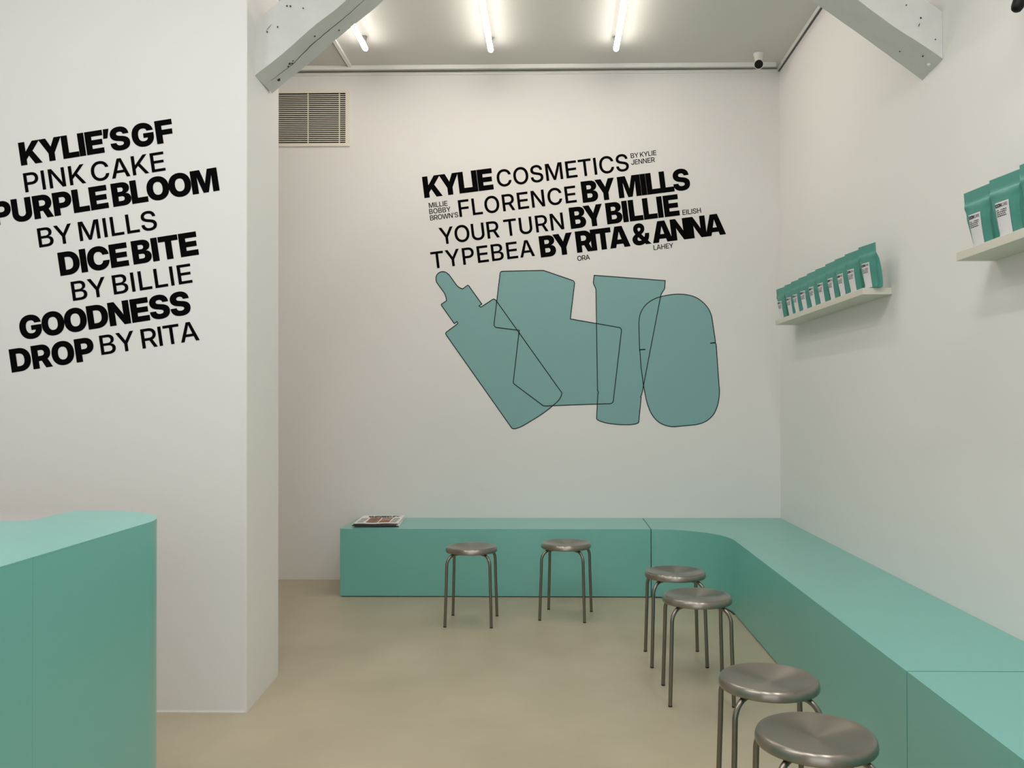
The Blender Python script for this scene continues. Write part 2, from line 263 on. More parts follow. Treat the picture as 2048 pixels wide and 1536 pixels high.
    'HS': (1403, [[[704,-24],[624,-22],[549,-14],[479,-2],[415,14],[355,36],[301,62],[252,93],[208,128],[170,168],[138,212],[111,261],[91,314],[76,370],[67,431],[64,496],[457,496],[459,473],[464,451],[471,430],[480,411],[492,393],[505,377],[521,362],[538,349],[557,337],[578,327],[601,319],[626,312],[652,308],[680,305],[709,304],[735,305],[759,307],[782,310],[804,315],[824,320],[843,328],[860,336],[875,345],[889,355],[900,366],[910,379],[918,392],[924,405],[927,420],[928,435],[927,449],[924,462],[919,475],[911,487],[902,498],[890,509],[877,518],[861,528],[842,537],[822,545],[799,553],[774,560],[746,568],[716,574],[684,581],[536,609],[454,628],[380,653],[314,683],[256,719],[206,761],[165,808],[133,859],[110,914],[97,974],[92,1038],[95,1093],[104,1146],[120,1196],[141,1243],[169,1287],[202,1328],[240,1365],[283,1398],[331,1428],[383,1454],[440,1476],[500,1492],[563,1504],[630,1512],[701,1514],[773,1512],[841,1505],[905,1493],[965,1476],[1021,1455],[1072,1429],[1119,1399],[1160,1365],[1197,1327],[1229,1285],[1256,1239],[1277,1189],[1293,1136],[1303,1079],[1308,1018],[926,1018],[921,1048],[912,1075],[899,1100],[882,1122],[860,1141],[836,1157],[808,1170],[778,1179],[745,1184],[709,1186],[686,1185],[665,1183],[644,1180],[625,1175],[606,1170],[589,1162],[573,1154],[559,1145],[546,1135],[536,1124],[526,1113],[519,1100],[514,1087],[511,1073],[510,1058],[511,1044],[514,1031],[518,1019],[525,1007],[533,997],[543,987],[556,978],[570,969],[587,961],[606,954],[626,946],[650,939],[675,933],[702,927],[732,921],[852,899],[902,889],[949,878],[993,866],[1034,852],[1072,838],[1108,823],[1141,806],[1171,788],[1199,769],[1224,748],[1246,726],[1266,703],[1284,678],[1299,652],[1311,625],[1321,596],[1329,566],[1335,534],[1338,501],[1339,466],[1336,405],[1327,349],[1312,296],[1291,246],[1264,200],[1232,159],[1194,121],[1151,88],[1102,59],[1048,34],[989,13],[925,-3],[856,-15],[782,-22]]]),
    'HT': (1344, [[[40,1138],[40,1490],[1304,1490],[1304,1138],[880,1138],[880,0],[464,0],[464,1138]]]),
    'HU': (1444, [[[722,-24],[646,-21],[574,-13],[506,1],[443,20],[383,44],[328,74],[278,108],[233,147],[194,190],[160,238],[131,289],[109,344],[93,403],[83,465],[80,530],[80,1490],[484,1490],[484,564],[485,537],[489,511],[495,487],[504,464],[515,442],[528,421],[543,402],[560,385],[579,370],[599,357],[621,346],[645,337],[669,331],[695,327],[722,326],[750,327],[775,331],[800,337],[823,346],[845,357],[866,370],[885,385],[901,402],[916,420],[929,441],[940,463],[949,486],[955,511],[959,537],[960,564],[960,1490],[1364,1490],[1364,530],[1361,465],[1351,403],[1335,344],[1313,289],[1285,237],[1250,190],[1211,147],[1166,108],[1116,74],[1061,44],[1001,20],[937,1],[870,-13],[798,-21]]]),
    'HY': (1496, [[[555,0],[555,508],[0,1490],[476,1490],[690,1072],[700,1051],[711,1030],[721,1010],[731,989],[740,968],[750,947],[760,926],[770,906],[779,885],[789,864],[730,864],[739,885],[748,906],[757,926],[766,947],[774,968],[784,989],[793,1010],[802,1030],[812,1051],[822,1072],[1023,1490],[1496,1490],[957,508],[957,0]]]),
    'H\u2019': (527, [[[64,880],[125,1490],[495,1490],[339,880]]]),
    "L'": (539, [[[183,954],[159,1490],[380,1490],[356,954]]]),
    'LA': (1403, [[[14,0],[550,1490],[856,1490],[1389,0],[1118,0],[847,806],[831,854],[816,903],[800,953],[784,1005],[767,1058],[750,1114],[731,1174],[712,1239],[691,1308],[669,1382],[738,1382],[716,1308],[695,1239],[676,1174],[657,1114],[640,1058],[623,1005],[606,953],[590,903],[574,854],[558,806],[279,0]],[[324,368],[324,574],[1080,574],[1080,368]]]),
    'LB': (1314, [[[128,0],[128,1490],[698,1490],[758,1488],[815,1482],[868,1473],[917,1459],[963,1442],[1005,1421],[1043,1397],[1076,1370],[1106,1340],[1131,1306],[1152,1270],[1168,1232],[1180,1191],[1187,1147],[1189,1101],[1188,1068],[1184,1036],[1178,1006],[1169,978],[1158,951],[1145,926],[1129,902],[1111,881],[1092,861],[1070,843],[1046,826],[1021,811],[994,798],[965,786],[934,776],[934,774],[968,768],[1002,760],[1033,749],[1064,735],[1093,719],[1120,701],[1145,679],[1167,656],[1187,629],[1205,601],[1220,569],[1232,536],[1240,499],[1245,460],[1247,419],[1245,370],[1237,324],[1226,280],[1209,238],[1188,199],[1162,163],[1131,130],[1096,101],[1056,75],[1011,52],[962,34],[908,19],[850,8],[787,2],[719,0]],[[373,204],[697,204],[751,206],[800,213],[844,224],[883,240],[916,261],[944,285],[966,314],[982,347],[991,384],[994,425],[993,453],[988,479],[982,504],[972,527],[960,549],[945,569],[928,586],[908,603],[886,617],[861,629],[834,639],[805,647],[773,653],[740,656],[704,657],[373,657]],[[373,854],[689,854],[720,855],[749,859],[776,864],[802,871],[825,881],[847,892],[866,905],[884,920],[899,937],[912,956],[923,976],[932,997],[938,1020],[941,1045],[943,1070],[940,1108],[932,1143],[918,1175],[899,1203],[875,1228],[846,1249],[813,1265],[776,1277],[734,1284],[689,1286],[373,1286]]]),
    'LC': (1483, [[[775,-24],[695,-20],[618,-9],[546,10],[477,37],[412,72],[351,113],[297,161],[247,214],[203,274],[165,340],[133,412],[108,488],[90,569],[79,654],[76,744],[79,835],[90,921],[108,1002],[132,1078],[164,1150],[203,1216],[247,1276],[296,1329],[351,1377],[411,1418],[477,1453],[545,1480],[618,1499],[695,1510],[775,1514],[824,1513],[872,1508],[918,1501],[963,1490],[1007,1477],[1049,1461],[1089,1442],[1127,1421],[1164,1397],[1198,1370],[1231,1342],[1261,1310],[1289,1277],[1314,1241],[1337,1204],[1358,1164],[1375,1122],[1390,1078],[1402,1033],[1411,985],[1159,985],[1153,1013],[1144,1041],[1134,1067],[1123,1091],[1110,1115],[1095,1137],[1080,1158],[1063,1177],[1045,1195],[1026,1211],[1005,1226],[984,1240],[961,1251],[938,1262],[913,1271],[888,1278],[861,1283],[834,1287],[806,1290],[777,1291],[722,1288],[671,1280],[622,1266],[577,1247],[535,1222],[496,1193],[461,1159],[430,1121],[403,1078],[379,1031],[360,980],[344,926],[333,869],[327,808],[325,744],[327,680],[333,620],[344,563],[360,509],[379,458],[403,411],[430,369],[461,331],[496,297],[535,268],[577,243],[622,224],[671,210],[722,202],[777,199],[806,200],[834,202],[861,206],[887,212],[913,219],[937,228],[961,238],[983,250],[1005,263],[1025,278],[1044,295],[1062,312],[1079,332],[1095,352],[1109,374],[1122,397],[1134,422],[1144,448],[1153,475],[1160,503],[1411,503],[1402,456],[1390,410],[1376,367],[1358,325],[1337,285],[1314,248],[1289,212],[1261,179],[1231,148],[1198,119],[1164,93],[1127,69],[1089,48],[1049,29],[1007,13],[963,0],[918,-11],[872,-18],[824,-23]]]),
    'LD': (1425, [[[624,0],[251,0],[251,213],[609,213],[674,216],[733,223],[788,236],[839,253],[885,276],[926,304],[963,336],[995,372],[1023,413],[1047,459],[1066,509],[1081,562],[1091,620],[1098,681],[1100,747],[1098,812],[1091,873],[1081,930],[1066,984],[1047,1033],[1024,1078],[996,1119],[964,1155],[928,1187],[888,1214],[843,1237],[794,1254],[740,1267],[682,1275],[620,1277],[244,1277],[244,1490],[636,1490],[722,1486],[803,1476],[879,1458],[950,1432],[1017,1400],[1078,1361],[1133,1316],[1182,1265],[1225,1207],[1263,1143],[1294,1074],[1318,1000],[1335,921],[1346,836],[1349,747],[1346,657],[1335,572],[1318,493],[1294,418],[1262,349],[1225,285],[1181,227],[1131,175],[1076,130],[1014,91],[946,58],[874,33],[796,14],[712,4]],[[376,1490],[376,0],[128,0],[128,1490]]]),
    'LE': (1218, [[[128,0],[128,1490],[1151,1490],[1151,1275],[376,1275],[376,863],[1093,863],[1093,652],[376,652],[376,215],[1151,215],[1151,0]]]),
    'LF': (1165, [[[128,0],[128,1490],[1118,1490],[1118,1275],[376,1275],[376,852],[1064,852],[1064,641],[376,641],[376,0]]]),
    'LH': (1461, [[[128,0],[128,1490],[376,1490],[376,869],[1085,869],[1085,1490],[1333,1490],[1333,0],[1085,0],[1085,654],[376,654],[376,0]]]),
    'LI': (505, [[[128,1490],[376,1490],[376,0],[128,0]]]),
    'LJ': (1125, [[[532,-21],[451,-16],[376,-2],[308,22],[248,55],[193,98],[148,150],[112,209],[87,278],[71,354],[66,438],[66,529],[305,529],[305,437],[308,392],[315,351],[327,314],[344,282],[366,255],[392,232],[422,214],[454,202],[490,194],[530,192],[569,194],[605,202],[637,214],[667,232],[693,255],[715,282],[732,314],[744,351],[752,392],[754,437],[754,1490],[1002,1490],[1002,435],[997,351],[982,276],[956,208],[920,148],[874,97],[819,54],[758,21],[689,-2],[614,-16]]]),
    'LK': (1355, [[[304,365],[304,678],[324,702],[345,726],[365,750],[386,773],[407,797],[427,821],[448,844],[469,868],[489,892],[510,915],[531,939],[552,963],[572,986],[593,1010],[614,1034],[1021,1490],[1329,1490],[697,786],[679,786]],[[128,0],[128,1490],[376,1490],[376,1028],[376,680],[376,560],[376,0]],[[1048,0],[555,717],[706,908],[1337,0]]]),
    'LL': (1120, [[[128,0],[128,1490],[376,1490],[376,215],[1072,215],[1072,0]]]),
    'LM': (1796, [[[128,0],[128,1490],[482,1490],[790,671],[796,654],[802,636],[809,616],[816,595],[823,572],[831,549],[839,525],[847,500],[855,476],[863,450],[871,425],[879,400],[887,376],[895,353],[902,329],[909,307],[915,287],[921,268],[926,250],[931,234],[871,234],[875,250],[881,268],[886,287],[893,307],[899,329],[906,353],[914,376],[921,400],[929,425],[937,450],[946,476],[954,500],[962,525],[969,549],[977,572],[985,595],[992,616],[998,636],[1004,654],[1010,671],[1313,1490],[1667,1490],[1667,0],[1424,0],[1424,781],[1424,801],[1424,822],[1424,845],[1424,868],[1425,892],[1425,918],[1426,943],[1426,970],[1427,997],[1428,1024],[1429,1051],[1429,1079],[1430,1107],[1431,1135],[1432,1163],[1432,1191],[1433,1219],[1433,1246],[1434,1272],[1434,1298],[1465,1298],[1456,1268],[1446,1238],[1437,1208],[1427,1179],[1417,1148],[1408,1119],[1398,1089],[1389,1061],[1380,1032],[1371,1005],[1362,978],[1353,951],[1345,926],[1337,902],[1329,879],[1322,856],[1315,836],[1308,816],[1301,798],[1295,781],[999,0],[797,0],[499,781],[493,798],[486,816],[479,836],[472,856],[464,879],[456,902],[448,926],[439,951],[431,978],[422,1005],[412,1032],[403,1061],[393,1089],[384,1119],[374,1148],[364,1179],[353,1208],[343,1238],[333,1268],[323,1298],[362,1298],[363,1272],[363,1246],[364,1219],[365,1191],[365,1163],[366,1135],[366,1107],[367,1079],[368,1051],[369,1024],[369,997],[370,970],[371,943],[371,918],[372,892],[372,868],[372,845],[372,822],[373,801],[373,781],[373,0]]]),
    'LN': (1471, [[[128,0],[128,1490],[398,1490],[940,631],[949,617],[958,601],[969,583],[981,564],[993,543],[1006,520],[1019,497],[1033,473],[1047,449],[1062,424],[1076,398],[1090,373],[1104,348],[1118,324],[1131,299],[1105,240],[1104,265],[1103,292],[1101,320],[1100,350],[1099,382],[1098,414],[1097,445],[1097,476],[1096,506],[1095,535],[1095,563],[1095,589],[1095,611],[1094,631],[1094,648],[1094,1490],[1342,1490],[1342,0],[1071,0],[585,770],[575,787],[563,806],[550,827],[536,850],[521,875],[505,902],[488,931],[470,961],[451,993],[432,1027],[411,1062],[390,1097],[369,1134],[347,1172],[325,1211],[363,1253],[365,1208],[367,1165],[369,1124],[371,1084],[372,1045],[373,1009],[374,974],[375,941],[375,910],[376,882],[376,855],[376,831],[376,809],[376,789],[376,772],[376,0]]]),
    'LO': (1532, [[[766,-24],[688,-20],[614,-9],[543,11],[475,38],[411,72],[351,114],[297,161],[248,215],[204,275],[165,341],[133,413],[108,489],[90,569],[79,654],[76,744],[79,834],[90,920],[108,1001],[133,1077],[165,1149],[204,1215],[248,1275],[297,1329],[351,1377],[411,1418],[475,1453],[543,1479],[614,1499],[688,1510],[766,1514],[844,1510],[919,1499],[990,1479],[1057,1453],[1121,1418],[1181,1377],[1235,1329],[1285,1275],[1328,1215],[1367,1149],[1399,1077],[1424,1001],[1442,920],[1453,834],[1457,744],[1453,654],[1442,569],[1424,488],[1399,412],[1367,341],[1328,275],[1285,215],[1235,161],[1181,113],[1121,72],[1057,37],[990,11],[919,-9],[844,-20]],[[766,199],[815,202],[862,209],[907,222],[950,240],[991,263],[1029,290],[1064,323],[1096,360],[1124,402],[1149,448],[1170,499],[1186,554],[1198,613],[1205,676],[1208,744],[1205,812],[1198,876],[1186,935],[1170,991],[1149,1042],[1124,1088],[1096,1130],[1064,1167],[1029,1200],[991,1227],[950,1250],[907,1268],[862,1281],[815,1288],[766,1291],[717,1288],[671,1281],[626,1268],[583,1250],[542,1227],[504,1200],[469,1167],[437,1130],[408,1088],[383,1042],[362,991],[346,935],[334,876],[327,812],[325,744],[327,676],[334,613],[346,554],[362,499],[383,448],[408,402],[437,360],[469,323],[504,290],[542,263],[583,240],[626,222],[671,209],[717,202]]]),
    'LP': (1274, [[[128,0],[128,1490],[691,1490],[754,1488],[814,1481],[870,1469],[922,1453],[972,1433],[1017,1408],[1057,1379],[1094,1346],[1126,1310],[1154,1269],[1177,1225],[1195,1178],[1208,1128],[1215,1075],[1218,1018],[1215,962],[1207,909],[1194,859],[1176,812],[1152,768],[1124,727],[1091,691],[1054,658],[1013,629],[967,604],[918,583],[865,567],[808,555],[748,548],[685,546],[261,546],[261,759],[678,759],[714,760],[747,764],[779,770],[809,779],[836,790],[861,804],[884,820],[905,838],[923,858],[938,880],[951,905],[961,930],[969,958],[973,987],[974,1018],[973,1050],[969,1079],[961,1107],[951,1133],[938,1157],[923,1179],[905,1199],[884,1217],[861,1232],[836,1246],[809,1257],[779,1266],[747,1273],[714,1276],[678,1278],[376,1278],[376,0]]]),
    'LR': (1315, [[[128,0],[128,1490],[704,1490],[768,1488],[827,1481],[883,1469],[936,1453],[985,1433],[1030,1408],[1071,1379],[1107,1346],[1140,1310],[1167,1269],[1190,1225],[1208,1178],[1221,1128],[1229,1075],[1231,1018],[1229,963],[1221,910],[1207,860],[1188,813],[1164,770],[1134,730],[1101,693],[1063,661],[1020,632],[974,608],[923,587],[870,571],[812,560],[752,553],[688,551],[273,551],[273,757],[693,757],[728,759],[762,762],[793,769],[823,778],[850,789],[876,803],[898,819],[919,837],[937,858],[952,880],[965,904],[975,930],[982,958],[986,987],[988,1018],[986,1050],[982,1079],[975,1107],[965,1133],[952,1157],[936,1179],[918,1199],[898,1217],[875,1233],[850,1247],[822,1258],[793,1267],[761,1274],[727,1277],[691,1279],[376,1279],[376,0]],[[983,0],[634,672],[901,672],[1258,0]]]),
    'LS': (1300, [[[658,-24],[588,-22],[521,-14],[459,-2],[400,15],[346,37],[296,64],[251,94],[210,129],[175,169],[144,212],[119,260],[99,310],[85,365],[77,423],[74,485],[318,485],[320,449],[325,415],[334,383],[345,353],[360,325],[378,300],[398,277],[422,256],[448,238],[477,223],[509,210],[543,200],[580,193],[619,189],[660,187],[698,188],[733,192],[767,197],[798,205],[828,215],[855,227],[880,240],[902,256],[922,274],[939,293],[954,314],[965,336],[973,360],[978,385],[979,412],[978,433],[975,453],[969,472],[961,490],[951,507],[939,522],[923,537],[905,552],[885,565],[862,577],[835,589],[806,601],[773,611],[738,621],[699,631],[537,668],[452,691],[377,717],[311,747],[255,781],[208,819],[170,861],[141,907],[120,958],[108,1013],[103,1074],[106,1125],[114,1174],[128,1221],[147,1264],[171,1305],[200,1343],[233,1377],[271,1408],[314,1435],[360,1459],[411,1479],[464,1494],[521,1505],[581,1512],[645,1514],[709,1512],[769,1505],[826,1493],[879,1477],[929,1457],[975,1432],[1016,1403],[1054,1371],[1087,1334],[1116,1294],[1140,1250],[1159,1202],[1174,1152],[1183,1098],[1187,1041],[950,1041],[944,1088],[932,1130],[914,1168],[890,1203],[860,1232],[825,1258],[786,1277],[742,1291],[695,1299],[643,1302],[610,1301],[578,1298],[548,1292],[519,1284],[492,1275],[466,1263],[443,1249],[423,1234],[404,1217],[388,1198],[375,1178],[364,1157],[357,1134],[352,1111],[351,1086],[352,1066],[355,1047],[361,1029],[368,1012],[378,996],[391,982],[406,967],[424,954],[444,942],[467,930],[493,918],[522,907],[554,897],[589,887],[627,878],[782,841],[827,830],[869,819],[908,806],[946,792],[980,777],[1013,762],[1042,745],[1070,727],[1095,709],[1118,689],[1139,668],[1157,646],[1174,623],[1187,598],[1199,573],[1209,546],[1216,518],[1222,489],[1225,458],[1226,426],[1223,373],[1215,322],[1201,275],[1181,230],[1156,188],[1126,149],[1091,114],[1052,83],[1008,55],[959,31],[907,11],[850,-4],[790,-15],[726,-22]]]),
    'LT': (1277, [[[47,1275],[47,1490],[1230,1490],[1230,1275],[763,1275],[763,0],[515,0],[515,1275]]]),
    'LU': (1441, [[[721,-24],[650,-21],[584,-13],[520,1],[461,20],[406,45],[354,74],[308,108],[266,146],[229,188],[197,235],[170,285],[149,337],[135,393],[126,452],[123,513],[123,1490],[367,1490],[367,533],[369,495],[374,458],[383,423],[395,391],[410,359],[429,330],[451,304],[475,280],[503,259],[533,240],[566,224],[601,212],[639,203],[679,198],[721,196],[763,198],[803,203],[841,212],[876,224],[909,240],[939,259],[966,280],[991,304],[1012,330],[1031,359],[1046,390],[1058,423],[1067,458],[1072,494],[1074,533],[1074,1490],[1318,1490],[1318,513],[1315,452],[1307,393],[1292,337],[1271,284],[1244,234],[1212,188],[1176,146],[1134,108],[1087,74],[1036,45],[980,20],[921,1],[858,-13],[791,-21]]]),
    'LW': (1996, [[[417,0],[14,1490],[274,1490],[480,661],[488,628],[496,595],[503,562],[511,529],[518,496],[525,463],[532,430],[539,397],[546,364],[553,330],[559,297],[566,264],[572,231],[579,198],[585,165],[542,165],[549,198],[556,231],[563,264],[570,297],[576,330],[584,364],[591,397],[598,430],[605,463],[613,496],[621,529],[628,562],[636,595],[644,628],[653,661],[866,1490],[1130,1490],[1342,661],[1350,628],[1358,595],[1366,562],[1374,529],[1382,496],[1390,463],[1397,430],[1405,397],[1412,364],[1419,330],[1426,297],[1433,264],[1440,231],[1447,198],[1454,165],[1409,165],[1415,198],[1422,231],[1428,264],[1435,297],[1442,330],[1448,364],[1455,397],[1462,430],[1470,463],[1477,496],[1485,529],[1492,562],[1500,595],[1507,628],[1515,661],[1720,1490],[1982,1490],[1577,0],[1296,0],[1062,882],[1052,920],[1042,959],[1033,998],[1024,1039],[1015,1081],[1005,1123],[996,1167],[986,1211],[976,1257],[966,1305],[1028,1305],[1018,1257],[1008,1211],[999,1167],[989,1123],[980,1081],[971,1039],[962,998],[953,959],[943,920],[933,882],[700,0]]]),
    'LY': (1368, [[[564,0],[564,583],[14,1490],[299,1490],[574,1026],[590,1000],[605,973],[620,947],[636,920],[650,894],[665,867],[680,841],[695,814],[709,788],[724,761],[652,761],[667,788],[681,814],[695,841],[710,867],[725,894],[739,920],[754,947],[769,973],[785,1000],[800,1026],[1070,1490],[1354,1490],[808,583],[808,0]]]),
}

# text, heavy, line, x, z, ink width, cap height (metres on the wall)
TEXT = {
    'back': (0.121, [
        ('KYLIE', 1, 'b1', -0.9428, 2.7749, 0.5099, 0.1564),
        ('COSMETICS', 0, 'b1', -0.4086, 2.8514, 0.9636, 0.1241),
        ('BY KYLIE', 0, 'b1', 0.5589, 3.0562, 0.187, 0.0357),
        ('JENNER', 0, 'b1', 0.5627, 3.0079, 0.1718, 0.0357),
        ('MILLIE', 0, 'b2', -0.9094, 2.7029, 0.1372, 0.0364),
        ('BOBBY', 0, 'b2', -0.9063, 2.658, 0.1572, 0.0364),
        ("BROWN'S", 0, 'b2', -0.8999, 2.6112, 0.207, 0.0364),
        ('FLORENCE', 0, 'b2', -0.6863, 2.6358, 0.8597, 0.123),
        ('BY', 1, 'b2', 0.2109, 2.7335, 0.2439, 0.1557),
        ('MILLS', 1, 'b2', 0.4738, 2.7655, 0.5217, 0.1557),
        ('YOUR', 0, 'b3', -0.8273, 2.4345, 0.4379, 0.123),
        ('TURN', 0, 'b3', -0.3567, 2.4917, 0.4358, 0.123),
        ('BY', 1, 'b3', 0.1237, 2.5441, 0.2439, 0.1557),
        ('BILLIE', 1, 'b3', 0.3874, 2.5762, 0.5292, 0.1557),
        ('EILISH', 0, 'b3', 0.9326, 2.6423, 0.1346, 0.0364),
        ('TYPEBEA', 0, 'b4', -0.8873, 2.2593, 0.7555, 0.1222),
        ('BY', 1, 'b4', -0.0949, 2.3374, 0.2437, 0.1557),
        ('RITA', 1, 'b4', 0.1682, 2.3708, 0.3908, 0.1557),
        ('&', 1, 'b4', 0.5741, 2.4201, 0.1343, 0.1557),
        ('ANNA', 1, 'b4', 0.718, 2.4376, 0.5312, 0.1557),
        ('ORA', 0, 'b4', 0.1711, 2.3123, 0.0913, 0.0357),
        ('LAHEY', 0, 'b4', 0.7229, 2.3881, 0.1444, 0.0357),
    ]),
    'front': (0.1494, [
        ('KYLIE\u2019S', 1, 'f1', -2.2245, 2.2748, 0.4683, 0.097),
        ('GF', 1, 'f1', -1.752, 2.3459, 0.1743, 0.097),
        ('PINK', 0, 'f2', -2.2061, 2.1629, 0.2598, 0.0807),
        ('CAKE', 0, 'f2', -1.9244, 2.2053, 0.312, 0.0807),
        ('PURPLE', 1, 'f3', -2.3377, 2.0243, 0.4896, 0.0977),
        ('BLOOM', 1, 'f3', -1.8352, 2.0999, 0.4504, 0.0977),
        ('BY', 0, 'f4', -2.1467, 1.932, 0.1457, 0.0807),
        ('MILLS', 0, 'f4', -1.975, 1.9579, 0.3294, 0.0807),
        ('DICE', 1, 'f5', -2.0574, 1.8128, 0.2928, 0.0983),
        ('BITE', 1, 'f5', -1.7496, 1.8591, 0.2768, 0.0983),
        ('BY', 0, 'f6', -2.0042, 1.7086, 0.1455, 0.0807),
        ('BILLIE', 0, 'f6', -1.8319, 1.7345, 0.3333, 0.0807),
        ('GOODNESS', 1, 'f7', -2.2225, 1.5459, 0.7237, 0.0985),
        ('DROP', 1, 'f8', -2.2612, 1.4104, 0.356, 0.0979),
        ('BY', 0, 'f8', -1.8842, 1.4831, 0.1461, 0.0811),
        ('RITA', 0, 'f8', -1.7113, 1.5091, 0.2413, 0.0811),
    ]),
}
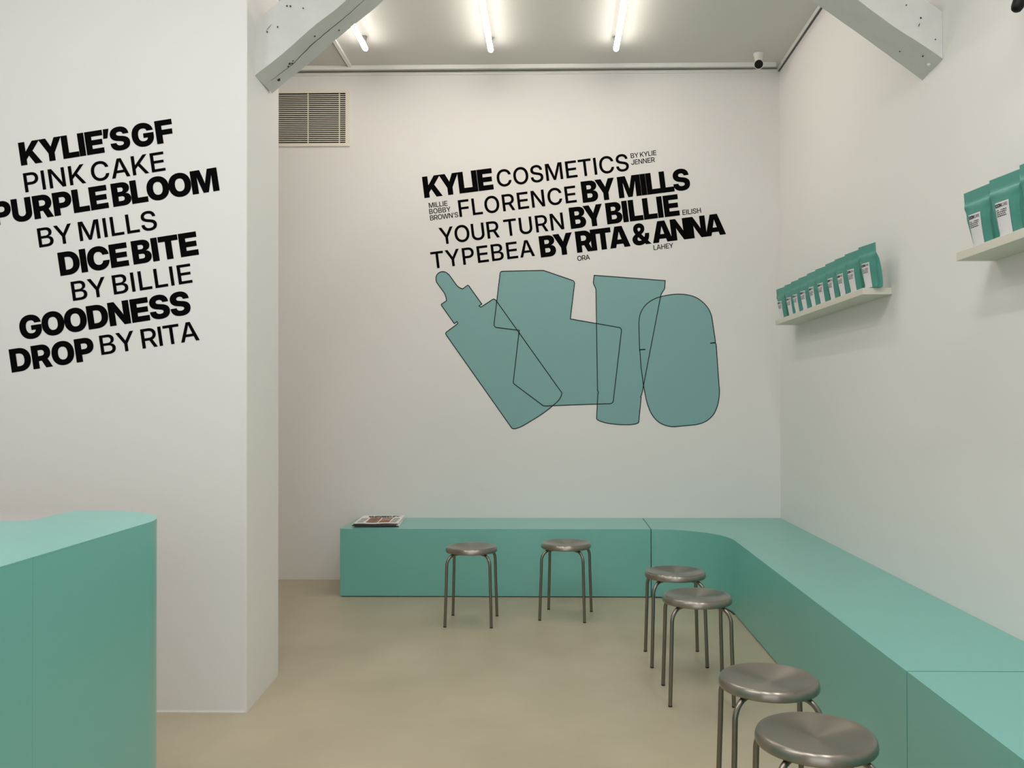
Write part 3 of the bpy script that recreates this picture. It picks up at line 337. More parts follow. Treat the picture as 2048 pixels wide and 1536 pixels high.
SHAPES = [
    [[-0.8591,2.1877],[-0.8591,2.1929],[-0.8584,2.1981],[-0.8572,2.2031],[-0.8555,2.2081],[-0.8533,2.2128],[-0.8506,2.2172],[-0.8475,2.2214],[-0.8439,2.2252],[-0.84,2.2286],[-0.8357,2.2316],[-0.8311,2.2341],[-0.8263,2.2361],[-0.8213,2.2376],[-0.8162,2.2386],[-0.811,2.239],[-0.8058,2.2389],[-0.8006,2.2382],[-0.7955,2.2371],[-0.7906,2.2353],[-0.7859,2.2331],[-0.7814,2.2304],[-0.7772,2.2273],[-0.7736,2.2235],[-0.77,2.2197],[-0.7673,2.2188],[-0.7648,2.2175],[-0.7579,2.2085],[-0.7513,2.1994],[-0.7447,2.1902],[-0.7382,2.1809],[-0.7317,2.1717],[-0.7252,2.1625],[-0.7185,2.1533],[-0.7117,2.1441],[-0.7043,2.1355],[-0.6959,2.1278],[-0.6865,2.1212],[-0.6652,2.1123],[-0.6314,2.137],[-0.6253,2.1388],[-0.6189,2.1334],[-0.5248,2.0016],[-0.5461,1.9882],[-0.5319,1.9796],[-0.4466,2.0351],[-0.4423,2.0371],[-0.4377,2.0375],[-0.4321,2.0357],[-0.427,2.0325],[-0.4222,2.0279],[-0.4181,2.0226],[0.052,1.3601],[0.054,1.3552],[0.0543,1.3499],[0.0529,1.34],[0.0497,1.3306],[0.0438,1.3195],[0.0371,1.3088],[0.0293,1.2989],[0.02,1.2892],[0.0101,1.2801],[-0.0001,1.2713],[-0.0104,1.2627],[-0.0197,1.2549],[-0.029,1.2472],[-0.0384,1.2395],[-0.0479,1.232],[-0.0574,1.2246],[-0.0672,1.2174],[-0.0767,1.2107],[-0.0863,1.204],[-0.096,1.1975],[-0.1057,1.1911],[-0.1155,1.1847],[-0.1254,1.1784],[-0.1352,1.1722],[-0.1446,1.1663],[-0.154,1.1606],[-0.1635,1.155],[-0.173,1.1494],[-0.1825,1.1438],[-0.192,1.1382],[-0.2032,1.1315],[-0.2144,1.1248],[-0.2258,1.1182],[-0.2374,1.1122],[-0.2492,1.107],[-0.2614,1.1025],[-0.2737,1.0986],[-0.2838,1.096],[-0.2941,1.0953],[-0.3023,1.0966],[-0.3089,1.1009],[-0.7828,1.775],[-0.7861,1.7801],[-0.7882,1.7857],[-0.788,1.7902],[-0.7864,1.7946],[-0.7832,1.7984],[-0.7793,1.8016],[-0.7697,1.8088],[-0.7602,1.8159],[-0.7505,1.8229],[-0.7409,1.8298],[-0.7312,1.8368],[-0.7217,1.8439],[-0.7121,1.851],[-0.7027,1.8583],[-0.7002,1.8636],[-0.7052,1.8743],[-0.7258,1.8601],[-0.8183,1.9919],[-0.8208,1.9973],[-0.8183,2.0026],[-0.807,2.0103],[-0.7954,2.0175],[-0.7845,2.0256],[-0.7832,2.0288],[-0.7834,2.0327],[-0.7844,2.0425],[-0.7862,2.0522],[-0.7893,2.0631],[-0.7933,2.0736],[-0.7983,2.0827],[-0.804,2.0914],[-0.8105,2.1007],[-0.8171,2.1098],[-0.8238,2.1189],[-0.8305,2.128],[-0.8372,2.1372],[-0.8438,2.1463],[-0.8503,2.1556],[-0.854,2.1616],[-0.8567,2.1681],[-0.8584,2.1778]],
    [[-0.3929,2.2194],[-0.3915,2.2266],[-0.3883,2.233],[-0.3827,2.2377],[-0.3758,2.2398],[-0.0884,2.2443],[-0.0769,2.2435],[-0.0657,2.2408],[0.1326,2.1719],[0.1397,2.1678],[0.1451,2.1617],[0.148,2.1546],[0.1485,2.1469],[0.1174,1.8917],[0.4717,1.8283],[0.4788,1.825],[0.4841,1.8192],[0.4871,1.811],[0.4874,1.8022],[0.4276,1.2983],[0.4259,1.291],[0.422,1.2848],[0.4147,1.2794],[0.4061,1.2769],[-0.0671,1.2605],[-0.076,1.2615],[-0.0841,1.2651],[-0.2915,1.4207],[-0.296,1.4274],[-0.2971,1.4355],[-0.2536,1.8099],[-0.4183,1.8308],[-0.4259,1.8336],[-0.4319,1.8388],[-0.4357,1.847],[-0.4364,1.8559]],
    [[0.2913,2.2077],[0.8047,2.1671],[0.8011,2.1128],[0.7953,2.1002],[0.7871,2.0886],[0.7796,2.0766],[0.7742,2.0639],[0.7705,2.0506],[0.6391,1.3716],[0.6361,1.3556],[0.6322,1.3399],[0.6243,1.3252],[0.6288,1.3207],[0.6115,1.1454],[0.6092,1.1401],[0.6047,1.1363],[0.5915,1.1307],[0.5776,1.1273],[0.5663,1.1259],[0.5551,1.1249],[0.5437,1.1243],[0.5324,1.1241],[0.5211,1.124],[0.5098,1.124],[0.4985,1.1242],[0.4872,1.1246],[0.4759,1.1251],[0.4646,1.1257],[0.4533,1.1265],[0.442,1.1274],[0.4306,1.1286],[0.4193,1.1299],[0.4079,1.1314],[0.3966,1.1332],[0.3854,1.1352],[0.3742,1.1377],[0.3626,1.1406],[0.3511,1.1439],[0.3397,1.1477],[0.3285,1.152],[0.3177,1.157],[0.31,1.1631],[0.3064,1.1717],[0.3158,1.3461],[0.3203,1.354],[0.3136,1.3721],[0.3036,2.1032],[0.3015,2.1119],[0.2979,2.1203],[0.2913,2.1343],[0.2855,2.1487],[0.2848,2.1571],[0.2856,2.1657]],
    [[0.6141,1.8302],[0.6138,1.8415],[0.6137,1.8528],[0.6142,1.8641],[0.6151,1.8756],[0.6161,1.887],[0.6175,1.8984],[0.6194,1.9097],[0.6222,1.9208],[0.6259,1.9315],[0.6302,1.9421],[0.6352,1.9523],[0.6409,1.9622],[0.6472,1.9717],[0.654,1.9805],[0.6615,1.9889],[0.6695,1.9968],[0.678,2.0043],[0.6868,2.0112],[0.6963,2.0179],[0.7063,2.0241],[0.7165,2.0297],[0.727,2.0348],[0.7377,2.0393],[0.7487,2.0435],[0.7599,2.0471],[0.7712,2.0504],[0.7826,2.0533],[0.794,2.056],[0.8055,2.0584],[0.8167,2.0605],[0.8279,2.0624],[0.8392,2.0642],[0.8505,2.0656],[0.8619,2.0668],[0.8732,2.0677],[0.8846,2.0683],[0.8959,2.0685],[0.9072,2.0685],[0.9186,2.0682],[0.9299,2.0676],[0.9412,2.0666],[0.9524,2.0653],[0.9635,2.0635],[0.9752,2.0612],[0.9868,2.0584],[0.9982,2.0552],[1.0095,2.0513],[1.0205,2.0469],[1.0312,2.0417],[1.0414,2.0359],[1.0513,2.0293],[1.0608,2.0222],[1.07,2.0147],[1.0789,2.0067],[1.0874,1.9985],[1.0952,1.9903],[1.1026,1.9817],[1.1093,1.9725],[1.1155,1.963],[1.1211,1.9532],[1.1264,1.9424],[1.1311,1.9312],[1.1352,1.9199],[1.1386,1.9083],[1.1412,1.8965],[1.1656,1.7268],[1.1643,1.7211],[1.1633,1.7155],[1.1675,1.7099],[1.1711,1.7042],[1.1906,1.4103],[1.1915,1.399],[1.1927,1.3877],[1.1935,1.3764],[1.1938,1.3651],[1.1935,1.3537],[1.1929,1.3424],[1.1919,1.3311],[1.1907,1.3198],[1.1892,1.3086],[1.1871,1.2957],[1.1846,1.2829],[1.1815,1.2702],[1.1778,1.2578],[1.1738,1.246],[1.1695,1.2343],[1.1648,1.2229],[1.1593,1.2118],[1.1528,1.2013],[1.1452,1.1911],[1.1367,1.1814],[1.1276,1.1723],[1.1179,1.1639],[1.1077,1.1562],[1.0972,1.1495],[1.0862,1.1437],[1.0748,1.1386],[1.0631,1.1342],[1.0513,1.1303],[1.0403,1.1274],[1.029,1.1253],[1.0177,1.1238],[1.0063,1.1225],[0.9949,1.1213],[0.8822,1.1101],[0.869,1.1093],[0.8558,1.1091],[0.8427,1.1101],[0.8312,1.112],[0.8198,1.1145],[0.8086,1.1176],[0.7976,1.1215],[0.7858,1.1262],[0.7741,1.1316],[0.7629,1.1378],[0.7526,1.1452],[0.744,1.1527],[0.7359,1.1606],[0.7281,1.169],[0.7208,1.1777],[0.714,1.1868],[0.7076,1.1962],[0.7017,1.2059],[0.6965,1.216],[0.6918,1.2264],[0.6874,1.237],[0.6834,1.2477],[0.6795,1.2584],[0.6754,1.2706],[0.6717,1.283],[0.6685,1.2955],[0.6655,1.308],[0.6627,1.3206],[0.6603,1.3319],[0.658,1.3432],[0.6557,1.3545],[0.6536,1.3658],[0.6516,1.3771],[0.6496,1.3885],[0.6477,1.3998],[0.6459,1.4112],[0.6293,1.5357],[0.6205,1.6546],[0.6193,1.6631],[0.6183,1.6716]],
]
TICKS = [[[0.6183, 1.6659], [0.6578, 1.6692]], [[1.1317, 1.7122], [1.1655, 1.7166]]]

from mathutils.geometry import delaunay_2d_cdt
def fill2d(loops):
    """triangles covering closed outlines by the non-zero winding rule, overlaps merged"""
    pts, edges = [], []
    for lp in loops:
        k = len(pts); n = len(lp)
        pts += [Vector(p) for p in lp]; edges += [(k+i, k+(i+1) % n) for i in range(n)]
    v, _, f, _, _, _ = delaunay_2d_cdt(pts, edges, [], 0, 1e-7)
    out = []
    for t in f:
        cx, cy = sum(v[i].x for i in t)/len(t), sum(v[i].y for i in t)/len(t)
        w = 0
        for lp in loops:
            for (x0, y0), (x1, y1) in zip(lp, lp[1:] + lp[:1]):
                if (y0 > cy) != (y1 > cy) and cx < (x1-x0)*(cy-y0)/(y1-y0) + x0: w += 1 if y1 > y0 else -1
        if w: out.append(tuple(t))
    return [(p.x, p.y) for p in v], out

CAP = 1490.0
def text_loops(text, wt, width, cap, q=1.0):
    """outlines of a run whose ink is `width` wide and whose capitals are `cap` high"""
    G = []; x = 0.0
    for ch in text:
        if ch == ' ': G.append(None); x += 0.26; continue
        adv, loops = GLYPHS[wt + ch]
        adv = adv*q; loops = [[(px*q, py) for px, py in l] for l in loops]
        xs = [p[0] for l in loops for p in l]
        G.append((adv/CAP, min(xs)/CAP, max(xs)/CAP, loops)); x += adv/CAP
    total = x - G[0][1] - (G[-1][0] - G[-1][2])
    n = len(text) - 1
    t, sx = ((width/cap - total)/n, 1.0) if n else (0.0, width/cap/total)
    out = []; x = -G[0][1]
    for g in G:
        if g is None: x += 0.26 + t; continue
        for l in g[3]: out.append([(sx*(px/CAP + x)*cap, py/CAP*cap) for px, py in l])
        x += g[0] + t
    return out

def text_mesh(bm, text, wt, width, cap, xf, lift=0.0, thick=0.0008, mi=0, q=1.0):
    """xf maps local (x, y, height) to 3D"""
    v, f = fill2d(text_loops(text, wt, width, cap, q))
    used = sorted({i for t in f for i in t}); top = {i: bm.verts.new(xf(v[i][0], v[i][1], lift + thick)) for i in used}
    for t in f:
        bm.faces.new([top[i] for i in t]).material_index = mi

# ------------------------------------------------------------------ the room
YB, XR, ZC = 6.0804, 1.6314, 3.711
PX, PX2, PF, PB = -1.2763, -1.3035, 3.4583, 3.9415
XL, YF = -3.3, -2.5
T = 0.15
struct(boxobj('floor', (XL-T, XR+T, YF-T, YB+T, -0.12, 0.0), M['floor']), 'beige seamless resin floor')
struct(boxobj('ceiling', (XL-T, XR+T, YF-T, YB+T, ZC, ZC+0.12), M['ceiling']), 'white painted ceiling')
# back wall with a hole for the duct behind the vent
VX0, VX1, VZ0, VZ1 = -2.22, -1.517, 3.178, 3.546
bm = bmesh.new()
box(bm, XL, VX0, YB, YB+T, 0, ZC); box(bm, VX1, XR, YB, YB+T, 0, ZC)
box(bm, VX0, VX1, YB, YB+T, 0, VZ0); box(bm, VX0, VX1, YB, YB+T, VZ1, ZC)
struct(obj('wall_back', bm, M['wall']), 'white back wall with lettering and teal shapes')
struct(boxobj('wall_right', (XR, XR+T, YF, YB+T, 0, ZC), M['wall']), 'white right wall with two shelves')
struct(boxobj('wall_left', (XL-T, XL, YF, YB+T, 0, ZC), M['wall']), 'white left wall')
bm = bmesh.new()
prism(bm, [(XL, PF), (PX, PF), (PX2, PB), (XL, PB)], 0, ZC)
bmesh.ops.bevel(bm, geom=[e for e in bm.edges if abs(e.verts[0].co.z - e.verts[1].co.z) > 1 and e.verts[0].co.x > -2], offset=0.0025, segments=1, affect='EDGES')
struct(obj('wall_front_left', bm, M['wall']), 'white partition wall end with black lettering')
# shop window wall behind the camera
bm = bmesh.new()
WX0, WX1, WZ0, WZ1 = -2.0, 1.3, 0.35, 3.05
box(bm, XL, WX0, YF-T, YF, 0, ZC); box(bm, WX1, XR, YF-T, YF, 0, ZC)
box(bm, WX0, WX1, YF-T, YF, 0, WZ0); box(bm, WX0, WX1, YF-T, YF, WZ1, ZC)
struct(obj('wall_front', bm, M['wall']), 'white street-side wall')
bm = bmesh.new()
for a, b in ((WX0, WX0+0.06), (-0.38, -0.32), (WX1-0.06, WX1)): box(bm, a, b, YF-0.1, YF-0.04, WZ0, WZ1)
box(bm, WX0, WX1, YF-0.1, YF-0.04, WZ0, WZ0+0.06); box(bm, WX0, WX1, YF-0.1, YF-0.04, WZ1-0.06, WZ1)
win = struct(obj('window_1', bm, M['trim']), 'shop window')
boxobj('window_glass', (WX0+0.06, WX1-0.06, YF-0.074, YF-0.066, WZ0+0.06, WZ1-0.06), M['glass'], win)

# perimeter trims, and dark strips that paint the shade of the gaps
struct(boxobj('trim_1', (-3.29, XR-0.018, YB-0.012, YB-0.0005, 3.672, 3.693), M['trim']), 'white picture rail on the back wall')
struct(boxobj('trim_2', (-3.29, XR-0.045, 5.985, 6.003, 3.683, ZC-0.0005), M['trim']), 'white ceiling edge strip along the back')
struct(boxobj('trim_8', (-3.29, XR-0.018, YB-0.004, YB-0.0005, 3.694, 3.703), M['gap_soft']), 'dark strip painted as the shadow gap above the back wall rail')
struct(boxobj('trim_3', (XR-0.014, XR-0.0005, PB-3.0, YB-0.014, 3.681, ZC-0.0005), M['trim']), 'white rail along the right wall')
struct(boxobj('trim_4', (XR-0.010, XR-0.0005, PB-3.0, YB-0.014, 3.673, 3.6805), M['gap']), 'dark strip painted as the shadow gap under the right wall rail')
struct(boxobj('trim_5', (-1.478, -1.452, PB-2.0, 5.984, ZC-0.014, ZC-0.0005), M['trim']), 'white ceiling strip left of the tube lights')
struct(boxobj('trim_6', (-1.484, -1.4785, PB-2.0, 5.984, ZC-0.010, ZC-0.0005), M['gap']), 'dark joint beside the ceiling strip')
struct(boxobj('trim_7', (-3.2, PX-0.006, PF-0.004, PF-0.0003, 0.0003, 0.006), M['trim']), 'thin white bead at the foot of the lettered wall')

# ------------------------------------------------------------------ air vent
v = tag(empty('air_vent', (-1.85, YB, 3.36)), 'cream louvred air vent high on the back wall, half behind the partition', 'vent')
def vp(name, bm, m, **k):
    o = obj(name, bm, m, v, **k); o.matrix_parent_inverse = Matrix.Translation((1.85, -YB, -3.36)); return o
bm = bmesh.new()
for d in ((VX0-0.03, VX1+0.029, VZ1-0.001, VZ1+0.021), (VX0-0.03, VX1+0.029, VZ0-0.022, VZ0+0.001)):
    box(bm, d[0], d[1], YB-0.012, YB-0.0005, d[2], d[3])
box(bm, VX1-0.001, VX1+0.029, YB-0.012, YB-0.0005, VZ0+0.001, VZ1-0.001); box(bm, VX0-0.03, VX0+0.001, YB-0.012, YB-0.0005, VZ0+0.001, VZ1-0.001)
vp('frame', bm, M['vent'])
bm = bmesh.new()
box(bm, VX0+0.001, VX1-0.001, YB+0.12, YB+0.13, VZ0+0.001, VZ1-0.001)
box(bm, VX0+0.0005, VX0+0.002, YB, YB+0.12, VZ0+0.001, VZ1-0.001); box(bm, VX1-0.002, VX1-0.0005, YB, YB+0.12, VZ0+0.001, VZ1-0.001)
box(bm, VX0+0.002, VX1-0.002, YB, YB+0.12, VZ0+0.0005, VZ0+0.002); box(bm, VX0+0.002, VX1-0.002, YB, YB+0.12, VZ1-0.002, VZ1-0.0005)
vp('duct_shade_lining', bm, M['vent_shade'])
for x in (-1.795, -1.565):
    bm = bmesh.new(); box(bm, x-0.003, x+0.003, YB-0.005, YB+0.004, VZ0, VZ1); vp('mullion', bm, M['vent'])
N = 26; pitch = (VZ1-VZ0)/N
for i in range(1, N):
    z = VZ0 + i*pitch
    bm = bmesh.new()
    a = [bm.verts.new((x, y, zz)) for x in (VX0+0.002, VX1-0.002) for y, zz in ((YB-0.007, z-0.0030), (YB-0.007, z+0.0032), (YB-0.002, z+0.0032), (YB-0.002, z+0.0018))]
    for q in ((0, 1, 5, 4), (1, 2, 6, 5), (2, 3, 7, 6), (3, 0, 4, 7), (0, 3, 2, 1), (4, 5, 6, 7)): bm.faces.new([a[k] for k in q])
    vp('slat', bm, M['vent'])

# ------------------------------------------------------------------ tube lights
def tube_light(x, yend, label):
    t = tag(empty('tube_light', (x, yend, ZC)), label, 'lamp', 'tube lights on the ceiling')
    bm = bmesh.new(); r = 0.018; L = 1.5
    path = [(0, 0, -0.05), (0, -0.003, -0.05), (0, -0.009, -0.05), (0, -0.02, -0.05), (0, -L+0.02, -0.05), (0, -L+0.009, -0.05), (0, -L+0.003, -0.05), (0, -L, -0.05)]
    tube(bm, path, [0.004, 0.010, 0.015, r, r, 0.015, 0.010, 0.004], 40)
    bm.normal_update(); bmesh.ops.recalc_face_normals(bm, faces=bm.faces)
    for f in bm.faces:   # the back of each tube gives off much less light than its face
        if f.normal.z > 0.05: f.material_index = 1
    obj('tube', bm, [M['tube'], M['tube_back']], t, smooth=True)
    for y in (-0.085, -L+0.085):
        boxobj('bracket', (-0.020, 0.020, y-0.02, y+0.02, -0.034, -0.0005), M['bracket'], t, bevel=0.002)
    return t
tube_light(-1.262, 5.60, 'lit white tube light cut off by the left timber brace')
tube_light(-0.424, 5.64, 'middle of the three lit white ceiling tube lights')
tube_light(0.419, 5.64, 'lit white ceiling tube light nearest the security camera')

# ------------------------------------------------------------------ security camera
c = tag(empty('security_camera', (1.425, 5.84, ZC)), 'small white ceiling security camera with black face near the corner', 'camera')
bm = bmesh.new(); lathe(bm, [(0, 0), (0.036, -0.0005), (0.036, -0.006), (0.030, -0.020), (0.026, -0.048), (0.020, -0.060), (0, -0.062)], 32); obj('mount', bm, M['white_plastic'], c, auto=0.6)
AIM = Matrix.Rotation(math.radians(-14), 3, 'Z') @ Matrix.Rotation(math.radians(-67), 3, 'X')
bm = bmesh.new(); lathe(bm, [(0, 0.032), (0.018, 0.029), (0.027, 0.018), (0.0315, 0), (0.0325, -0.045), (0.0312, -0.05), (0.0290, -0.05), (0.0290, -0.046)], 32)
bmesh.ops.rotate(bm, verts=bm.verts, matrix=AIM)
bmesh.ops.translate(bm, verts=bm.verts, vec=(-0.004, -0.022, -0.082))
body = obj('camera_body', bm, M['white_plastic'], c, auto=0.6)
bm = bmesh.new(); lathe(bm, [(0, -0.05), (0.018, -0.049), (0.0288, -0.047), (0.0288, -0.044), (0, -0.044)], 32)
bmesh.ops.rotate(bm, verts=bm.verts, matrix=AIM)
bmesh.ops.translate(bm, verts=bm.verts, vec=(-0.004, -0.022, -0.082))
obj('lens', bm, M['black_plastic'], body, auto=0.6)

# ------------------------------------------------------------------ timber braces
def brace(name, xw, yf, yb, zlow_f, zlow_b, hv, slope, sgn, reach, label, marks, cracks):
    """hewn timber from the wall face at xw, climbing towards the middle of the room; sgn is the x direction"""
    rnd = random.Random(len(label))
    t = tag(empty(name, (xw, (yf+yb)/2, zlow_f)), label, 'beam', 'painted timber braces')
    bm = bmesh.new()
    NS = 46; ring = []
    NH, ND = 5, 5
    for i in range(NS+1):
        s = reach*i/NS
        prof = []
        def P(u, vv):   # u 0 front..1 back, vv 0 bottom..1 top
            zl = zlow_f*(1-u) + zlow_b*u
            x = xw + sgn*s; y = yf + (yb-yf)*u; z = zl + slope*s + hv*vv
            k = 0.010
            q = Vector((x*4+3, y*9, z*4+sgn))
            edge = 1.0 if (u in (0, 1) and vv in (0, 1)) else 0.45
            n = noise.noise_vector(q)*k*edge + noise.noise_vector(q*3.1)*0.003*edge
            return Vector((x, y + n.y, z + n.z))
        for a in range(ND): prof.append(P(a/ND, 0))
        for a in range(NH): prof.append(P(1, a/NH))
        for a in range(ND): prof.append(P(1-a/ND, 1))
        for a in range(NH): prof.append(P(0, 1-a/NH))
        ring.append([bm.verts.new(p - Vector(t.location)) for p in prof])
    n = len(ring[0])
    for u, v2 in zip(ring, ring[1:]):
        for k in range(n): bm.faces.new((u[k], u[(k+1) % n], v2[(k+1) % n], v2[k]))
    bm.faces.new(ring[0]); bm.faces.new(list(reversed(ring[-1])))
    L = t.location
    def surf(face, s, f):
        if face == 'front':
            return Vector((xw + sgn*s, yf-0.0035, zlow_f + slope*s + hv*f)) - L
        zl = zlow_f*(1-f) + zlow_b*f
        return Vector((xw + sgn*s, yf + (yb-yf)*f, zl + slope*s - 0.0035)) - L
    for face, s, f, r in marks:   # worm and nail holes
        p = surf(face, s, f); nrm = Vector((0, -1, 0)) if face == 'front' else Vector((0, 0, -1))
        ret = bmesh.ops.create_icosphere(bm, subdivisions=1, radius=r)
        bmesh.ops.translate(bm, verts=ret['verts'], vec=p)
        for vv in ret['verts']:
            for ff in vv.link_faces: ff.material_index = 1
    for face, pts, r in cracks:
        path = []
        for (s0, f0), (s1, f1) in zip(pts, pts[1:]):
            for k in range(8):
                q = k/8; path.append(surf(face, s0+(s1-s0)*q, f0+(f1-f0)*q + rnd.uniform(-.012, .012)))
        path.append(surf(face, *pts[-1]))
        k0 = len(bm.faces)
        rr = [r*(0.25 + 0.75*math.sin(math.pi*min(1, max(0, i/(len(path)-1))))*rnd.uniform(.6, 1.1)) for i in range(len(path))]
        tube(bm, path, rr, 6)
        bm.faces.ensure_lookup_table()
        for ff in bm.faces[k0:]: ff.material_index = 1
    o = obj('timber', bm, [M['beam'], M['crack']], t, auto=0.7)
    return t
brace('timber_brace', -1.2845, 3.570, 3.795, 2.689, 2.699, 0.228, 0.825, 1, 0.96,
      'white painted timber brace rising right from the lettered partition wall',
      [('front', .055, .62, .0035), ('front', .10, .55, .0035), ('front', .14, .80, .004), ('front', .155, .74, .004), ('front', .21, .50, .003), ('front', .33, .72, .003), ('bottom', .05, .72, .008), ('bottom', .115, .50, .006), ('bottom', .122, .56, .004), ('bottom', .105, .55, .004), ('bottom', .13, .50, .003), ('bottom', .24, .30, .004), ('bottom', .32, .75, .004)],
      [('bottom', [(.03, .55), (.12, .60), (.22, .48), (.35, .50), (.48, .45)], .0015), ('front', [(.05, .66), (.075, .70)], .0010), ('bottom', [(.50, .35), (.56, .30)], .007), ('front', [(.3, .88), (.42, .92)], .0016)])
brace('timber_brace', XR-0.001, 3.535, 3.727, 2.716, 2.708, 0.205, 0.735, -1, 1.02,
      'white painted timber brace rising left from the right wall above the shelf',
      [('front', .03, .32, .003), ('front', .09, .55, .004), ('front', .15, .60, .003), ('front', .14, .88, .004), ('front', .22, .93, .0035), ('front', .26, .88, .006), ('front', .24, .60, .003), ('bottom', .06, .25, .004), ('bottom', .13, .6, .003)],
      [('front', [(.095, .42), (.10, .33)], .002), ('front', [(.24, .95), (.265, .86)], .003)])
b2 = [o for o in COL.objects if o.name.startswith('timber_brace')][-1]
bm = bmesh.new(); lathe(bm, [(0, -0.008), (0.006, -0.006), (0.008, 0), (0.006, 0.003), (0, 0.004)], 16)
bmesh.ops.translate(bm, verts=bm.verts, vec=Vector((XR-0.028, 3.600, 2.727)) - Vector(b2.location))
obj('bolt_head', bm, M['white_plastic'], b2, smooth=True)

# ------------------------------------------------------------------ teal bench units along the back and right walls
BH, BW, S = 0.4494, 0.5423, 0.9952
GRP = 'teal bench units'
def bench(pts, label, loc):
    t = tag(empty('bench_unit', loc), label, 'bench', GRP)
    lp = [(x-loc[0], y-loc[1]) for x, y in pts]
    cx_ = sum(p[0] for p in lp)/len(lp); cy_ = sum(p[1] for p in lp)/len(lp)
    bm = bmesh.new(); prism(bm, lp, 0.006, BH-0.0032); obj('body', bm, M['teal'], t, auto=0.5)
    bm = bmesh.new(); prism(bm, lp, BH-0.003, BH); obj('top_panel', bm, M['teal'], t, auto=0.5)
    bm = bmesh.new(); prism(bm, [(x + 0.008*(1 if x < cx_ else -1), y + 0.010*(1 if y < cy_ else -1)) for x, y in lp], 0, 0.006); obj('shadow_plinth', bm, M['shadow_plinth'], t)
    return t
XS, YS = XR-S, YB-S
g = 0.0026; e = 0.001
BLX = -1.4208
bench([(BLX, YB-BW), (XS-g, YB-BW), (XS-g, YB-e), (BLX, YB-e)], 'long teal bench unit under the teal shapes on the back wall, newspapers on it', ((BLX+XS)/2, YB-BW/2, 0))
# corner unit: square outer corner, rounded inner corner
R_ = S-BW
cc = (XS, YS)  # centre of the rounded inside corner
arc = [(cc[0] + R_*math.sin(a), cc[1] + R_*math.cos(a)) for a in [math.radians(k*90/28) for k in range(29)]]
gy = 0.0007
arc = [(max(x, XS+g), max(y, YS+gy)) for x, y in arc]
bench([(XS+g, YB-e), (XR-e, YB-e), (XR-e, YS+gy)] + list(reversed(arc)), 'teal corner bench unit with a rounded inner front', (XR-0.4, YB-0.4, 0))
Y3 = 2.6169
bench([(XR-BW, YS-gy), (XR-e, YS-gy), (XR-e, Y3+g), (XR-BW, Y3+g)], 'teal bench unit along the right wall under the shelf of ten pouches', (XR-BW/2, (YS+Y3)/2, 0))
bench([(XR-BW, Y3-g), (XR-e, Y3-g), (XR-e, 0.5), (XR-BW, 0.5)], 'nearest teal bench unit, cut off by the bottom right corner', (XR-BW/2, (0.5+Y3)/2, 0))

# ------------------------------------------------------------------ counter at the left
CH = 0.95
CXF = -1.128; CYE = 2.572; CR = 0.27
def corner(cx0, cy0, r, a0, a1, n=20):
    return [(cx0 + r*math.cos(math.radians(a0+(a1-a0)*k/n)), cy0 + r*math.sin(math.radians(a0+(a1-a0)*k/n))) for k in range(n+1)]
CS = 1.79
end_pts = [(CXF+0.004, CS+0.0002)] + corner(CXF-CR, CYE-CR, CR, 0, 90, 26) + [(-1.487, CYE), (-1.482, 2.375)] + [(-1.482-0.03*(1-math.cos(math.radians(a))), 2.375-0.03*math.sin(math.radians(a))) for a in (20, 45, 70, 90)] + [(-2.55, 2.342), (-2.55, CS+0.0002)]
def counter(pts, label, loc):
    t = tag(empty('counter_unit', loc), label, 'counter', 'teal counter units')
    lp = [(x-loc[0], y-loc[1]) for x, y in pts]
    bm = bmesh.new(); prism(bm, lp, 0.006, CH-0.0042); obj('body', bm, M['teal_counter'], t, auto=0.5)
    bm = bmesh.new(); prism(bm, lp, CH-0.004, CH); obj('top_panel', bm, M['teal_counter'], t, auto=0.5)
    bm = bmesh.new(); prism(bm, [(x*0.985, y*0.985) for x, y in lp], 0, 0.006); obj('shadow_plinth', bm, M['shadow_plinth'], t)
    return t
cend = counter(end_pts, 'rounded end unit of the tall teal counter at the left', (-1.8, 2.15, 0))
counter([(CXF+0.004, CS-0.0002), (-2.55, CS-0.0002), (-2.55, 0.3), (CXF+0.012, 0.3)], 'straight tall teal counter unit at the lower left frame edge', (-1.8, 1.0, 0))
wt = boxobj('worktop', (-0.75, 0.311, 0.197, 0.414, 0.0, CH-0.0015), M['worktop'], cend)
wt['label'] = 'pale pinkish white worktop behind the teal end'

